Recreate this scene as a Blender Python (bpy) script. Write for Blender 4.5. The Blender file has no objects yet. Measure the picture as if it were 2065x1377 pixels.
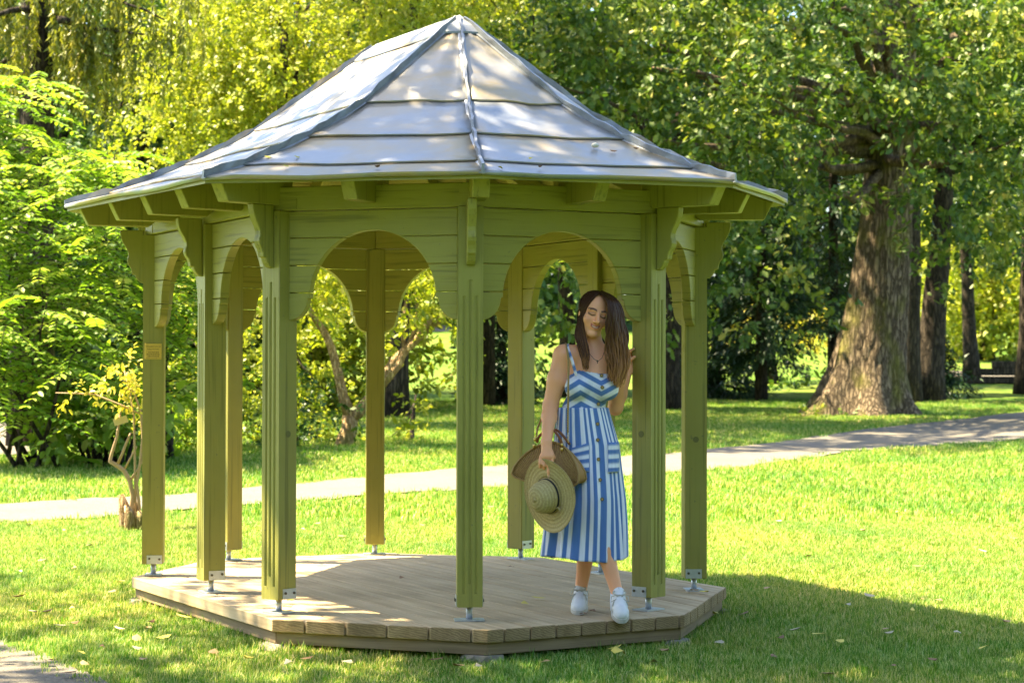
import bpy, bmesh, math, random
import numpy as np
from mathutils import Vector, Matrix

rnd = random.Random(7)
rng = np.random.default_rng(11)
SC = bpy.context.scene
COL = SC.collection

# ------------------------------------------------------------------ camera
W, H, F = 2065.0, 1377.0, 4208.8
CAM = np.array([-5.0571, -11.2493, 1.2526])
YAW, PITCH, ROLL = -0.4687, 0.0136, 0.0022
cy, sy, cp, sp = math.cos(YAW), math.sin(YAW), math.cos(PITCH), math.sin(PITCH)
FWD = np.array([-sy * cp, cy * cp, sp])
RGT0 = np.array([cy, sy, 0.0])
UP0 = np.cross(RGT0, FWD)
RGT = math.cos(ROLL) * RGT0 + math.sin(ROLL) * UP0
UPV = -math.sin(ROLL) * RGT0 + math.cos(ROLL) * UP0
HR = RGT0[:2].copy()                      # horizontal right / forward axes of the view
HF = np.array([-sy, cy])

cd = bpy.data.cameras.new('camera')
cam = bpy.data.objects.new('camera', cd)
COL.objects.link(cam)
M = Matrix(((RGT[0], UPV[0], -FWD[0], CAM[0]), (RGT[1], UPV[1], -FWD[1], CAM[1]), (RGT[2], UPV[2], -FWD[2], CAM[2]), (0, 0, 0, 1)))
cam.matrix_world = M
cd.sensor_width = 36.0
cd.lens = F / W * 36.0
cd.clip_start = 0.1
cd.clip_end = 2000
cd.dof.use_dof = True
cd.dof.focus_distance = 10.7
cd.dof.aperture_fstop = 5.6
SC.camera = cam

# ------------------------------------------------------------------ sky, sun, exposure
SUN_DIR = np.array([-0.776, 0.630])       # horizontal direction towards the sun
SUN_EL = math.radians(60)
SUN_VEC = np.array([SUN_DIR[0] * math.cos(SUN_EL), SUN_DIR[1] * math.cos(SUN_EL), math.sin(SUN_EL)])
world = bpy.data.worlds.new('World')
SC.world = world
world.use_nodes = True
nt = world.node_tree
bg = nt.nodes['Background']
sky = nt.nodes.new('ShaderNodeTexSky')
sky.sky_type = 'NISHITA'
sky.sun_disc = False
sky.sun_elevation = SUN_EL
sky.sun_rotation = math.atan2(SUN_DIR[0], SUN_DIR[1])
sky.air_density = 1.0
sky.dust_density = 1.5
nt.links.new(sky.outputs[0], bg.inputs[0])
bg.inputs[1].default_value = 0.10
sl = bpy.data.lights.new('sun', 'SUN')
sl.energy = 5.0
sl.angle = math.radians(0.55)
sl.color = (1.0, 0.86, 0.57)
sun = bpy.data.objects.new('sun', sl)
COL.objects.link(sun)
sun.rotation_euler = Vector(SUN_VEC).to_track_quat('Z', 'Y').to_euler()
sun.location = (-12, 10, 25)
SC.view_settings.view_transform = 'Standard'
SC.view_settings.look = 'None'
SC.view_settings.gamma = 1.0
SC.view_settings.use_curve_mapping = False
SC.view_settings.exposure = 2.6
SC.cycles.use_denoising = True
SC.cycles.max_bounces = 6
SC.cycles.diffuse_bounces = 4
SC.cycles.transmission_bounces = 4
SC.cycles.transparent_max_bounces = 4
SC.cycles.sample_clamp_indirect = 6.0

# ------------------------------------------------------------------ terrain height and helpers
GD = np.array([-60, 9, 14, 16, 42, 75, 100, 140, 220, 400.0])
GZ = np.array([-.175, -.175, -.14, -.10, .36, 1.44, 2.7, 5.0, 9.0, 12.0])
def gz(x, y):
    d = (np.asarray(x) - CAM[0]) * HF[0] + (np.asarray(y) - CAM[1]) * HF[1]
    return np.interp(d, GD, GZ)
def vd(lat, d):                            # view coordinates -> world xy
    return CAM[0] + HR[0] * lat + HF[0] * d, CAM[1] + HR[1] * lat + HF[1] * d
def at(px, py, d):                         # photo pixel at a distance -> world
    return CAM + d * (FWD + RGT * (px - W / 2) / F + UPV * (H / 2 - py) / F)
def on_z(px, py, z):
    r = FWD + RGT * (px - W / 2) / F + UPV * (H / 2 - py) / F
    return CAM + r * (z - CAM[2]) / r[2]
def on_ground(px, py):
    r = FWD + RGT * (px - W / 2) / F + UPV * (H / 2 - py) / F
    t = 6.0
    while t < 330:
        p = CAM + r * t
        if p[2] <= gz(p[0], p[1]):
            break
        t += 0.02 * max(1, t / 25)
    p = CAM + r * t
    p[2] = gz(p[0], p[1])
    return p
def ground_at(px, d):                      # ground point under a pixel column at distance d
    p = at(px, 700, d)
    p[2] = gz(p[0], p[1])
    return p

def tag(o, label=None, cat=None, group=None, kind=None):
    if label: o['label'] = label
    if cat: o['category'] = cat
    if group: o['group'] = group
    if kind: o['kind'] = kind
    return o
def empty(name, loc=(0, 0, 0), rz=0.0, parent=None):
    o = bpy.data.objects.new(name, None)
    COL.objects.link(o)
    o.location = loc
    o.rotation_euler = (0, 0, rz)
    o.empty_display_size = 0.1
    if parent: o.parent = parent
    return o
def link(name, me, mat=None, parent=None, smooth=False, bevel=0.0):
    o = bpy.data.objects.new(name, me)
    COL.objects.link(o)
    if mat is not None and len(me.materials) == 0:
        for m in (mat if isinstance(mat, (list, tuple)) else [mat]):
            me.materials.append(m)
    if parent: o.parent = parent
    if smooth: me.shade_smooth()
    if bevel:
        b = o.modifiers.new('bevel', 'BEVEL')
        b.width = bevel; b.segments = 1; b.limit_method = 'ANGLE'
    return o

class MB:
    def __init__(s): s.v = []; s.f = []; s.mi = []
    def add(s, vs, fs, mi=0):
        n = len(s.v)
        s.v += [tuple(map(float, p)) for p in vs]
        s.f += [tuple(i + n for i in f) for f in fs]
        s.mi += [mi] * len(fs)
    def hexa(s, p8, mi=0):                 # bottom four ccw, top four ccw
        s.add(p8, [(3, 2, 1, 0), (4, 5, 6, 7), (0, 1, 5, 4), (1, 2, 6, 5), (2, 3, 7, 6), (3, 0, 4, 7)], mi)
    def box(s, c, sz, mi=0, ax=None):
        c = np.array(c, float); h = np.array(sz, float) / 2
        A = np.eye(3) if ax is None else np.array(ax, float)
        P = []
        for z in (-1, 1):
            for x, y in ((-1, -1), (1, -1), (1, 1), (-1, 1)):
                P.append(c + A[0] * h[0] * x + A[1] * h[1] * y + A[2] * h[2] * z)
        s.hexa(P, mi)
    def prism(s, poly, o, ax, ay, n, t, mi=0, side_mi=None):   # polygon in plane (o,ax,ay), extruded by n*t
        o, ax, ay, n = (np.array(q, float) for q in (o, ax, ay, n))
        k = len(poly)
        a = [o + ax * p[0] + ay * p[1] for p in poly]
        b = [q + n * t for q in a]
        i0 = len(s.v)
        s.add(a + b, [tuple(range(k - 1, -1, -1)), tuple(range(k, 2 * k))], mi)
        s.add([], [])
        for i in range(k):
            j = (i + 1) % k
            s.f.append((i0 + i, i0 + j, i0 + k + j, i0 + k + i))
            s.mi.append(mi if side_mi is None else side_mi)
    def tube(s, pts, rad, n=8, mi=0, cap=True):
        pts = np.array(pts, float); rad = np.broadcast_to(np.array(rad, float), (len(pts),))
        tg = np.gradient(pts, axis=0)
        tg /= np.linalg.norm(tg, axis=1)[:, None] + 1e-9
        u = np.cross(tg[0], [0.3, 0.2, 0.93])
        if np.linalg.norm(u) < 1e-3: u = np.cross(tg[0], [1, 0, 0])
        i0 = len(s.v); rows = []
        for i in range(len(pts)):
            u = u - tg[i] * (u @ tg[i]); u /= np.linalg.norm(u) + 1e-9
            w = np.cross(tg[i], u)
            rows.append([pts[i] + rad[i] * (math.cos(2 * math.pi * k / n) * u + math.sin(2 * math.pi * k / n) * w) for k in range(n)])
        fs = []
        for i in range(len(pts) - 1):
            for k in range(n):
                a, b = i * n + k, i * n + (k + 1) % n
                fs.append((a, b, b + n, a + n))
        if cap:
            fs.append(tuple(range(n - 1, -1, -1))); q = (len(pts) - 1) * n
            fs.append(tuple(range(q, q + n)))
        s.add([p for r in rows for p in r], fs, mi)
    def mesh(s, name='m'):
        me = bpy.data.meshes.new(name)
        me.from_pydata(s.v, [], s.f)
        if any(s.mi): me.polygons.foreach_set('material_index', s.mi)
        bm = bmesh.new(); bm.from_mesh(me)
        bmesh.ops.recalc_face_normals(bm, faces=bm.faces)
        bm.to_mesh(me); bm.free()
        return me
    def build(s, name, mat, parent=None, smooth=False, bevel=0.0):
        return link(name, s.mesh(name), mat, parent, smooth, bevel)

def np_mesh(name, V, faces_k, tone=None, extra=None):
    """mesh from an (N,3) array and an (M,k) face array, all faces of k corners."""
    me = bpy.data.meshes.new(name)
    V = np.ascontiguousarray(V, np.float32); Fk = np.ascontiguousarray(faces_k, np.int32)
    m, k = Fk.shape
    me.vertices.add(len(V)); me.vertices.foreach_set('co', V.ravel())
    me.loops.add(m * k); me.loops.foreach_set('vertex_index', Fk.ravel())
    me.polygons.add(m)
    me.polygons.foreach_set('loop_start', np.arange(0, m * k, k, dtype=np.int32))
    me.polygons.foreach_set('loop_total', np.full(m, k, dtype=np.int32))
    if tone is not None:
        a = me.attributes.new('tone', 'FLOAT', 'POINT')
        a.data.foreach_set('value', np.ascontiguousarray(tone, np.float32))
    if extra is not None:
        for nm, arr in extra.items():
            if arr.ndim == 2:
                a = me.attributes.new(nm, 'FLOAT_COLOR', 'POINT')
                a.data.foreach_set('color', np.ascontiguousarray(np.c_[arr, np.ones(len(arr))], np.float32).ravel())
            else:
                a = me.attributes.new(nm, 'FLOAT', 'POINT')
                a.data.foreach_set('value', np.ascontiguousarray(arr, np.float32))
    me.update(calc_edges=True)
    return me

# ------------------------------------------------------------------ materials
class NT:
    def __init__(s, name):
        s.m = bpy.data.materials.new(name); s.m.use_nodes = True
        s.t = s.m.node_tree; s.p = s.t.nodes['Principled BSDF']; s.out = s.t.nodes['Material Output']
    def n(s, t, **kw):
        q = s.t.nodes.new('ShaderNode' + t)
        for k, v in kw.items():
            if k in q.inputs: q.inputs[k].default_value = v
            else: setattr(q, k, v)
        return q
    def l(s, a, b): s.t.links.new(a, b)
    def coord(s, scale=(1, 1, 1), kind='Object', loc_random=False):
        tc = s.n('TexCoord'); mp = s.n('Mapping'); mp.inputs['Scale'].default_value = scale
        s.l(tc.outputs[kind], mp.inputs[0])
        if loc_random:
            oi = s.n('ObjectInfo'); mul = s.n('VectorMath', operation='MULTIPLY'); cmb = s.n('CombineXYZ')
            for i in range(3): s.l(oi.outputs['Random'], cmb.inputs[i])
            s.l(cmb.outputs[0], mul.inputs[0]); mul.inputs[1].default_value = (37, 53, 71)
            s.l(mul.outputs[0], mp.inputs[1])
        return mp.outputs[0]
    def noise(s, vec, scale=5, detail=4, rough=.55, dist=0.0):
        q = s.n('TexNoise'); q.inputs['Scale'].default_value = scale; q.inputs['Detail'].default_value = detail
        q.inputs['Roughness'].default_value = rough; q.inputs['Distortion'].default_value = dist
        s.l(vec, q.inputs['Vector']); return q.outputs['Fac']
    def ramp(s, fac, stops):
        q = s.n('ValToRGB'); e = q.color_ramp.elements
        while len(e) < len(stops): e.new(0.5)
        for i, (p, c) in enumerate(stops):
            e[i].position = p
            e[i].color = (c, c, c, 1) if np.isscalar(c) else (*c, 1)
        s.l(fac, q.inputs[0]); return q.outputs[0]
    def mix(s, fac, a, b, blend='MIX'):
        q = s.n('MixRGB', blend_type=blend)
        for i, v in enumerate((fac, a, b)):
            if hasattr(v, 'node'): s.l(v, q.inputs[i])
            elif i == 0: q.inputs[0].default_value = v
            else: q.inputs[i].default_value = (*v, 1)
        return q.outputs[0]
    def bump(s, h, strength=.3, dist=.01):
        q = s.n('Bump'); q.inputs['Strength'].default_value = strength; q.inputs['Distance'].default_value = dist
        s.l(h, q.inputs['Height']); s.l(q.outputs[0], s.p.inputs['Normal'])
    def set(s, base=None, rough=None, metal=None, spec=None):
        for k, v in (('Base Color', base), ('Roughness', rough), ('Metallic', metal), ('Specular IOR Level', spec)):
            if v is None: continue
            if hasattr(v, 'node'): s.l(v, s.p.inputs[k])
            else: s.p.inputs[k].default_value = (*v, 1) if isinstance(v, tuple) else v
        return s.m

def leaf_material(name, stops, trans=.35, trans_boost=1.5, rough=.45, spec=.35):
    t = NT(name)
    a = t.n('Attribute'); a.attribute_name = 'tone'
    c = t.ramp(a.outputs['Fac'], stops)
    t.set(base=c, rough=rough, spec=spec)
    tr = t.n('BsdfTranslucent')
    c2 = t.mix(1.0, c, (1.15 * trans_boost, 1.2 * trans_boost, .55 * trans_boost), 'MULTIPLY')
    t.l(c2, tr.inputs[0])
    mx = t.n('MixShader'); mx.inputs[0].default_value = trans
    t.l(t.p.outputs[0], mx.inputs[1]); t.l(tr.outputs[0], mx.inputs[2]); t.l(mx.outputs[0], t.out.inputs[0])
    return t.m

def paint_material(name, col, grain=(60, 60, 2)):
    t = NT(name)
    v = t.coord(grain, loc_random=True)
    g = t.noise(v, 1.0, 3)
    v2 = t.coord((1, 1, 1), loc_random=True)
    b = t.noise(v2, 3.0, 4)
    c = t.mix(t.ramp(b, [(.3, 0.0), (.75, 1.0)]), tuple(x * .90 for x in col), tuple(x * 1.06 for x in col))
    c = t.mix(t.ramp(g, [(.32, .75), (.44, 0.0)]), c, tuple(x * .55 for x in col))
    sp_ = t.noise(v2, 40.0, 2)
    c = t.mix(t.ramp(sp_, [(.70, 0.0), (.76, .5)]), c, (.10, .10, .06))
    t.bump(g, .55, .005)
    return t.set(base=c, rough=t.ramp(b, [(.3, .42), (.8, .6)]), spec=.4)
PAINT = (.295, .278, .058)
m_paint_v = paint_material('sage_paint_upright', PAINT, (45, 45, 1.2))
m_paint_h = paint_material('sage_paint_level', PAINT, (2.0, 2.0, 45))
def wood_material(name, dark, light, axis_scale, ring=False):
    t = NT(name)
    v = t.coord(axis_scale, loc_random=True)
    g = t.noise(v, 1.0, 5, .6, .3)
    big = t.noise(t.coord((1, 1, 1), loc_random=True), 2.5, 3)
    c = t.mix(t.ramp(g, [(.3, 0.0), (.68, 1.0)]), dark, light)
    c = t.mix(t.ramp(big, [(.35, .35), (.6, 0.0)]), c, tuple(x * .62 for x in dark))
    oi = t.n('ObjectInfo')
    c = t.mix(t.ramp(oi.outputs['Random'], [(0, .25), (.5, 0.0)]), c, tuple(x * .75 for x in light))
    if ring:
        w = t.n('TexWave', wave_type='RINGS', rings_direction='SPHERICAL'); w.inputs['Scale'].default_value = 22
        w.inputs['Distortion'].default_value = 6; w.inputs['Detail Scale'].default_value = 1.5
        t.l(t.coord((1, .2, 1.6), loc_random=True), w.inputs['Vector'])
        c = t.mix(t.ramp(w.outputs['Fac'], [(.3, .55), (.7, 0.0)]), c, tuple(x * .5 for x in dark))
    t.bump(g, .5, .004)
    return t.set(base=c, rough=.78, spec=.2)
m_deck = wood_material('weathered_deck_wood', (.38, .27, .145), (.60, .465, .28), (26, .9, 26))
m_end = wood_material('deck_end_grain', (.24, .165, .075), (.42, .30, .15), (14, 14, 14), ring=True)
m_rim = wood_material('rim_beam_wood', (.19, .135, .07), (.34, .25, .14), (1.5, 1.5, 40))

t = NT('zinc_roof_sheet')
v = t.coord((1, 1, 1), loc_random=True)
n1 = t.noise(v, 1.6, 5, .6, .4); n2 = t.noise(v, 5.0, 5, .65); n3 = t.noise(t.coord((2, 2, 14), loc_random=True), 3, 4)
c = t.mix(t.ramp(n2, [(.3, 0.0), (.7, 1.0)]), (.24, .255, .28), (.36, .375, .40))
c = t.mix(t.ramp(n1, [(.42, 0.0), (.62, .75)]), c, (.42, .30, .12))
c = t.mix(t.ramp(n3, [(.60, 0.0), (.75, .45)]), c, (.38, .37, .34))
t.bump(t.noise(v, 2.2, 2), .25, .03)
m_zinc = t.set(base=c, rough=t.ramp(n2, [(.3, .34), (.7, .5)]), metal=.55, spec=.5)
t = NT('zinc_fold')
n2 = t.noise(t.coord((1, 1, 1)), 9, 4)
m_fold = t.set(base=t.mix(t.ramp(n2, [(.35, 0.0), (.7, 1.0)]), (.20, .21, .23), (.33, .345, .36)), rough=.42, metal=.6)
t = NT('galvanised_steel')
n2 = t.noise(t.coord((1, 1, 1), loc_random=True), 60, 3)
m_steel = t.set(base=t.mix(n2, (.42, .45, .46), (.62, .65, .66)), rough=.42, metal=.7)
t = NT('dark_bolt'); m_bolt = t.set(base=(.10, .09, .06), rough=.5, metal=.6)
def flat(name, col, rough=.6, metal=0.0, spec=.4):
    return NT(name).set(base=col, rough=rough, metal=metal, spec=spec)
# ------------------------------------------------------------------ gazebo
S_, L_ = 1.04, 2.17
A_, B_ = 1.2554, 1.8206
POST = {1: (-A_, L_ / 2), 2: (-A_, 0), 3: (-A_, -L_ / 2), 4: (-S_ / 2, -B_), 5: (S_ / 2, -B_), 6: (A_, -L_ / 2), 10: (A_, 0), 7: (A_, L_ / 2), 8: (S_ / 2, B_), 9: (-S_ / 2, B_)}
RING = [1, 2, 3, 4, 5, 6, 10, 7, 8, 9]
CORN = [1, 3, 4, 5, 6, 7, 8, 9]
cs, sn = math.cos(math.radians(22.5)), math.sin(math.radians(22.5))
BIS = {1: (-cs, sn), 3: (-cs, -sn), 4: (-sn, -cs), 5: (sn, -cs), 6: (cs, -sn), 7: (cs, sn), 8: (sn, cs), 9: (-sn, cs), 2: (-1, 0), 10: (1, 0)}
ZB, ZT = 2.068, 2.190                      # wall plate underside / top
PW = 0.127
Zv = np.array([0, 0, 1.0])
gaz = empty('gazebo')
tag(gaz, 'sage green wooden garden pavilion with arched panels, grey metal roof and plank deck', 'gazebo')

# --- deck
DECK = [(-1.408, 1.03), (-1.384, -1.335), (-.604, -2.204), (.573, -2.094), (1.509, -1.031), (1.44, 1.13), (.58, 1.93), (-.62, 1.93)]
def clip(poly, ax, val, keep_less):
    out = []
    for i in range(len(poly)):
        p, q = poly[i], poly[(i + 1) % len(poly)]
        ip = (p[ax] <= val) if keep_less else (p[ax] >= val)
        iq = (q[ax] <= val) if keep_less else (q[ax] >= val)
        if ip: out.append(p)
        if ip != iq:
            f = (val - p[ax]) / (q[ax] - p[ax])
            out.append((p[0] + f * (q[0] - p[0]), p[1] + f * (q[1] - p[1])))
    return out
deck = empty('deck', parent=gaz)
x = -1.41; k = 0
while x < 1.51:
    wv = .1465
    poly = clip(clip(DECK, 0, x + .0055, False), 0, x + wv - .001, True)
    if len(poly) >= 3:
        mb = MB()
        area = sum(poly[i][0] * poly[(i + 1) % len(poly)][1] - poly[(i + 1) % len(poly)][0] * poly[i][1] for i in range(len(poly)))
        if area < 0: poly = poly[::-1]
        n = len(poly); dz = rnd.uniform(-.0015, .0015)
        cx = sum(p[0] for p in poly) / n; cyy = sum(p[1] for p in poly) / n
        lo = [(p[0] - cx, p[1] - cyy, -.064) for p in poly]; hi = [(p[0] - cx, p[1] - cyy, dz) for p in poly]
        mb.add(lo + hi, [tuple(range(n - 1, -1, -1)), tuple(range(n, 2 * n))])
        for i in range(n):
            j = (i + 1) % n
            ex, ey = poly[j][0] - poly[i][0], poly[j][1] - poly[i][1]
            mb.f.append((i, j, n + j, n + i)); mb.mi.append(0 if abs(ex) < .25 * abs(ey) else 1)
        o = mb.build('plank', [m_deck, m_end], deck, bevel=.0035)
        o.location = (cx, cyy, 0)
    x += .150; k += 1
# rim beams under the plank ends
ctr = np.array([0.03, -.06])
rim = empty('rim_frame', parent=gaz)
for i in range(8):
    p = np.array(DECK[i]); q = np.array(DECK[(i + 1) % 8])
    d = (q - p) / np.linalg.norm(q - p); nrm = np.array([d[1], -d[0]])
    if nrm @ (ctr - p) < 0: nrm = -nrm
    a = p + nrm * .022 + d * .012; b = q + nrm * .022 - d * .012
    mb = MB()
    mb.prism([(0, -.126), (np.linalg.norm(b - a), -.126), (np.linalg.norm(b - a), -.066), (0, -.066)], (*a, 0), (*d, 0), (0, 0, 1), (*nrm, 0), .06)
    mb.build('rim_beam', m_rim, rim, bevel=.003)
for yy in (-1.5, -.5, .5, 1.4):
    mb = MB(); mb.box((0.03, yy, -.1), (2.3 if abs(yy) < 1.2 else 1.55, .06, .05)); mb.build('joist', m_rim, rim)

# --- posts
def post_mesh(fluted=True):
    """square post, outward face at -Y, grooves cut into that face"""
    mb = MB(); h = PW / 2; z0, z1 = .072, ZB - .001
    # five plain faces
    P = [(-h, -h, z0), (h, -h, z0), (h, h, z0), (-h, h, z0), (-h, -h, z1), (h, -h, z1), (h, h, z1), (-h, h, z1)]
    mb.add(P, [(3, 2, 1, 0), (4, 5, 6, 7), (1, 2, 6, 5), (2, 3, 7, 6), (3, 0, 4, 7)])
    g = .0065
    cols = [(-.031, .14, 1.62), (0.0, .19, 1.70), (.031, .14, 1.62)]
    xs = sorted({-h, h} | {c[0] + s * g for c in cols for s in (-1, 1)})
    zs = sorted({z0, z1} | {c[1] for c in cols} | {c[2] for c in cols})
    dep = .011
    for i in range(len(xs) - 1):
        for j in range(len(zs) - 1):
            xa, xb, za, zb = xs[i], xs[i + 1], zs[j], zs[j + 1]
            xm, zm = (xa + xb) / 2, (za + zb) / 2
            ing = any(abs(xm - c[0]) < g and c[1] < zm < c[2] for c in cols) and fluted
            y = -h + (dep if ing else 0)
            if ing:   # v-groove
                mb.add([(xa, -h, za), (xm, y, za), (xm, y, zb), (xa, -h, zb)], [(0, 1, 2, 3)])
                mb.add([(xm, y, za), (xb, -h, za), (xb, -h, zb), (xm, y, zb)], [(0, 1, 2, 3)])
            else:
                mb.add([(xa, y, za), (xb, y, za), (xb, y, zb), (xa, y, zb)], [(0, 1, 2, 3)])
    me = mb.mesh('post')
    bm = bmesh.new(); bm.from_mesh(me)
    bmesh.ops.remove_doubles(bm, verts=bm.verts, dist=1e-5)
    bmesh.ops.recalc_face_normals(bm, faces=bm.faces)
    bm.to_mesh(me); bm.free()
    me.materials.append(m_paint_v)
    return me
me_post = post_mesh()
mb = MB(); mb.tube([(0, 0, .008), (0, 0, .075)], .0165, 12); me_pin = mb.mesh('pin'); me_pin.materials.append(m_steel); me_pin.shade_smooth()
mb = MB(); mb.box((0, 0, .0045), (.15, .10, .007)); me_plate = mb.mesh('plate'); me_plate.materials.append(m_steel)
mb = MB(); mb.box((0, 0, 0), (.0035, .092, .052)); me_strap = mb.mesh('strap'); me_strap.materials.append(m_steel)
mb = MB()
bm_pts = [(.0, 0, 0), (.006, 0, 0)]
mb.tube(bm_pts, .0075, 6); me_boltm = mb.mesh('bolt'); me_boltm.materials.append(m_bolt)
mb = MB(); mb.tube([(0, 0, 0), (0.0015, 0, 0)], .017, 20); me_knot = mb.mesh('knot'); me_knot.materials.append(flat('knot_filler', (.15, .145, .04), .7))
for k in RING:
    px, py = POST[k]; bx, by = BIS[k]
    rz = math.atan2(by, bx) + math.pi / 2           # local -Y points outwards
    po = link('post', me_post, parent=gaz, bevel=.0045)
    po.location = (px, py, 0); po.rotation_euler = (0, 0, rz)
    for nm, me, loc, r in (('pin', me_pin, (0, 0, 0), 0), ('base_plate', me_plate, (0, 0, 0), 0), ('strap', me_strap, (PW / 2 + .0025, .012, .100), 0), ('strap', me_strap, (-PW / 2 - .0025, .012, .100), 0)):
        c = link(nm, me, parent=po); c.location = loc
    for s in (-1, 1):
        for yy in (-.018, .042):
            c = link('bolt', me_boltm, parent=po); c.location = (s * (PW / 2 + .0042), yy, .104 + rnd.uniform(-.003, .003)); c.rotation_euler = (0, 0, 0 if s > 0 else math.pi)
    if k in (3, 5, 6, 7):
        s = 1 if k in (3, 7) else -1
        c = link('knot_plug', me_knot, parent=po); c.location = (s * (PW / 2 + .0012), .0, .92 if k != 6 else .86); c.rotation_euler = (0, 0, 0 if s > 0 else math.pi)

# --- brackets
PROF = [(0, 0), (1, 0), (.985, .08), (.95, .16), (.86, .25), (.73, .34), (.65, .42), (.645, .48), (.69, .54), (.70, .58), (.66, .64), (.56, .70), (.51, .76), (.49, .83), (.36, .835), (.35, .87), (.27, .93), (.15, .98), (0, 1)]
mb = MB()
mb.prism([(p[0] * .145, -p[1] * .325) for p in PROF], (0, -.0225, 0), (1, 0, 0), (0, 0, 1), (0, 1, 0), .045)
me_br = mb.mesh('bracket'); me_br.materials.append(m_paint_v)
for k in RING:
    px, py = POST[k]; bx, by = BIS[k]
    o = link('bracket', me_br, parent=gaz, bevel=.004)
    o.location = (px + bx * (PW / 2 + .001), py + by * (PW / 2 + .001), 2.097)
    o.rotation_euler = (0, 0, math.atan2(by, bx))

# --- bays: wall plate beam and arched board panel
def seg_clip_z(poly, z0, z1): return clip(clip(poly, 1, z0, False), 1, z1, True)
def panel_boards(w):
    """outline pieces of an arched four-board panel of clear width w, top at 0"""
    rows = [(-.141 * (i + 1) + (.0022 if i < 3 else 0), -.141 * i - (.0022 if i else .004)) for i in range(4)]
    R = min(.345, w / 2 - .10); zc = -.452
    lobe_x = w / 2 - (R + .012)
    out = []
    def half_x(z):                                  # inner boundary (distance from centre) at height z
        if z >= zc:
            q = R * R - (z - zc) ** 2
            return math.sqrt(q) if q > 0 else 0
        f = min(1, (zc - z) / .112)
        return w / 2 - lobe_x * math.sqrt(max(0, 1 - f * f))
    for z0, z1 in rows:
        hs = [half_x(z) for z in np.linspace(z0, z1, 9)]
        if min(hs) == 0:
            top = zc + R
            pts = [(-w / 2, z1), (-w / 2, z0)]
            ang = np.linspace(math.pi - math.asin((z0 - zc) / R), math.asin((z0 - zc) / R), 15)
            pts += [(R * math.cos(a), zc + R * math.sin(a)) for a in ang]
            pts += [(w / 2, z0), (w / 2, z1)]
            out.append(pts)
        else:
            for s in (-1, 1):
                zz = list(np.linspace(z0, z1, 13))
                if z0 < zc < z1: zz = sorted(zz + [zc - 1e-4, zc + 1e-4])
                if z0 <= -.56: zz = sorted(set(zz + list(np.linspace(-.564, -.53, 8))))
                pts = [(s * half_x(max(z, -.5639)), z) for z in zz]
                pts += [(s * w / 2, z1), (s * w / 2, z0)]
                out.append(pts)
    return out
def bay(a, b):
    pa, pb = np.array(POST[a]), np.array(POST[b])
    d = pb - pa; ln = np.linalg.norm(d); d /= ln
    nrm = np.array([d[1], -d[0]])
    mid = (pa + pb) / 2
    if nrm @ mid < 0: nrm = -nrm
    pnl = empty('arch_panel', parent=gaz)
    w = ln - PW * .94
    for poly in panel_boards(w):
        cxm = sum(p[0] for p in poly) / len(poly); czm = sum(p[1] for p in poly) / len(poly)
        mb = MB(); off = rnd.uniform(-.001, .001)
        mb.prism([(p[0] - cxm, p[1] - czm) for p in poly], (0, -.025, 0), (1, 0, 0), (0, 0, 1), (0, 1, 0), .05)
        o = mb.build('board', m_paint_h, pnl, bevel=.003)
        loc = mid + d * cxm + nrm * (-.004 + off)
        o.location = (loc[0], loc[1], ZB + czm); o.rotation_euler = (0, 0, math.atan2(d[1], d[0]))
    # wall plate: outer face near the post's outer face
    ex = .055
    mb = MB(); hl = ln / 2 + ex
    # mitred inside corners keep neighbouring beams from crossing
    t22 = math.tan(math.radians(22.5))
    ca = t22 if a in CORN else 0; cb = t22 if b in CORN else 0
    yo, yi = .05, -.05
    def xe(y, c): return ln / 2 + y * c - .001
    p8 = [(-xe(yi, ca), yi, 0), (xe(yi, cb), yi, 0), (xe(yo, cb), yo, 0), (-xe(yo, ca), yo, 0)]
    p8 += [(p[0], p[1], ZT - ZB) for p in p8]
    mb.hexa(p8)
    o = mb.build('wall_plate', m_paint_h, gaz, bevel=.004)
    ang = math.atan2(d[1], d[0])
    flip = nrm @ np.array([-d[1], d[0]]) < 0
    if flip: ang += math.pi; 
    if flip:
        # swap mitres for the reversed direction
        bpy.data.meshes.remove(o.data); mb = MB()
        p8 = [(-xe(yi, cb), yi, 0), (xe(yi, ca), yi, 0), (xe(yo, ca), yo, 0), (-xe(yo, cb), yo, 0)]
        p8 += [(p[0], p[1], ZT - ZB) for p in p8]
        mb.hexa(p8); o = mb.build('wall_plate', m_paint_h, gaz, bevel=.004)
    o.location = (mid[0], mid[1], ZB); o.rotation_euler = (0, 0, ang)
    # half-lap joint showing on the outer face
    for s, kk in ((1, a if flip else b), (-1, b if flip else a)):
        if kk not in CORN: continue
        mb = MB(); zz0, zz1 = (.003, .062) if s > 0 else (.060, .119)
        x1 = ln / 2 + .05 * t22 - .002; x0 = x1 - (.135 if s > 0 else .06)
        mb.box((s * (x0 + x1) / 2, yo + .0015, (zz0 + zz1) / 2), (x1 - x0, .003, zz1 - zz0))
        lp = mb.build('lap_joint', m_paint_h, o, bevel=.001)
for i in range(10):
    bay(RING[i], RING[(i + 1) % 10])

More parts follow.
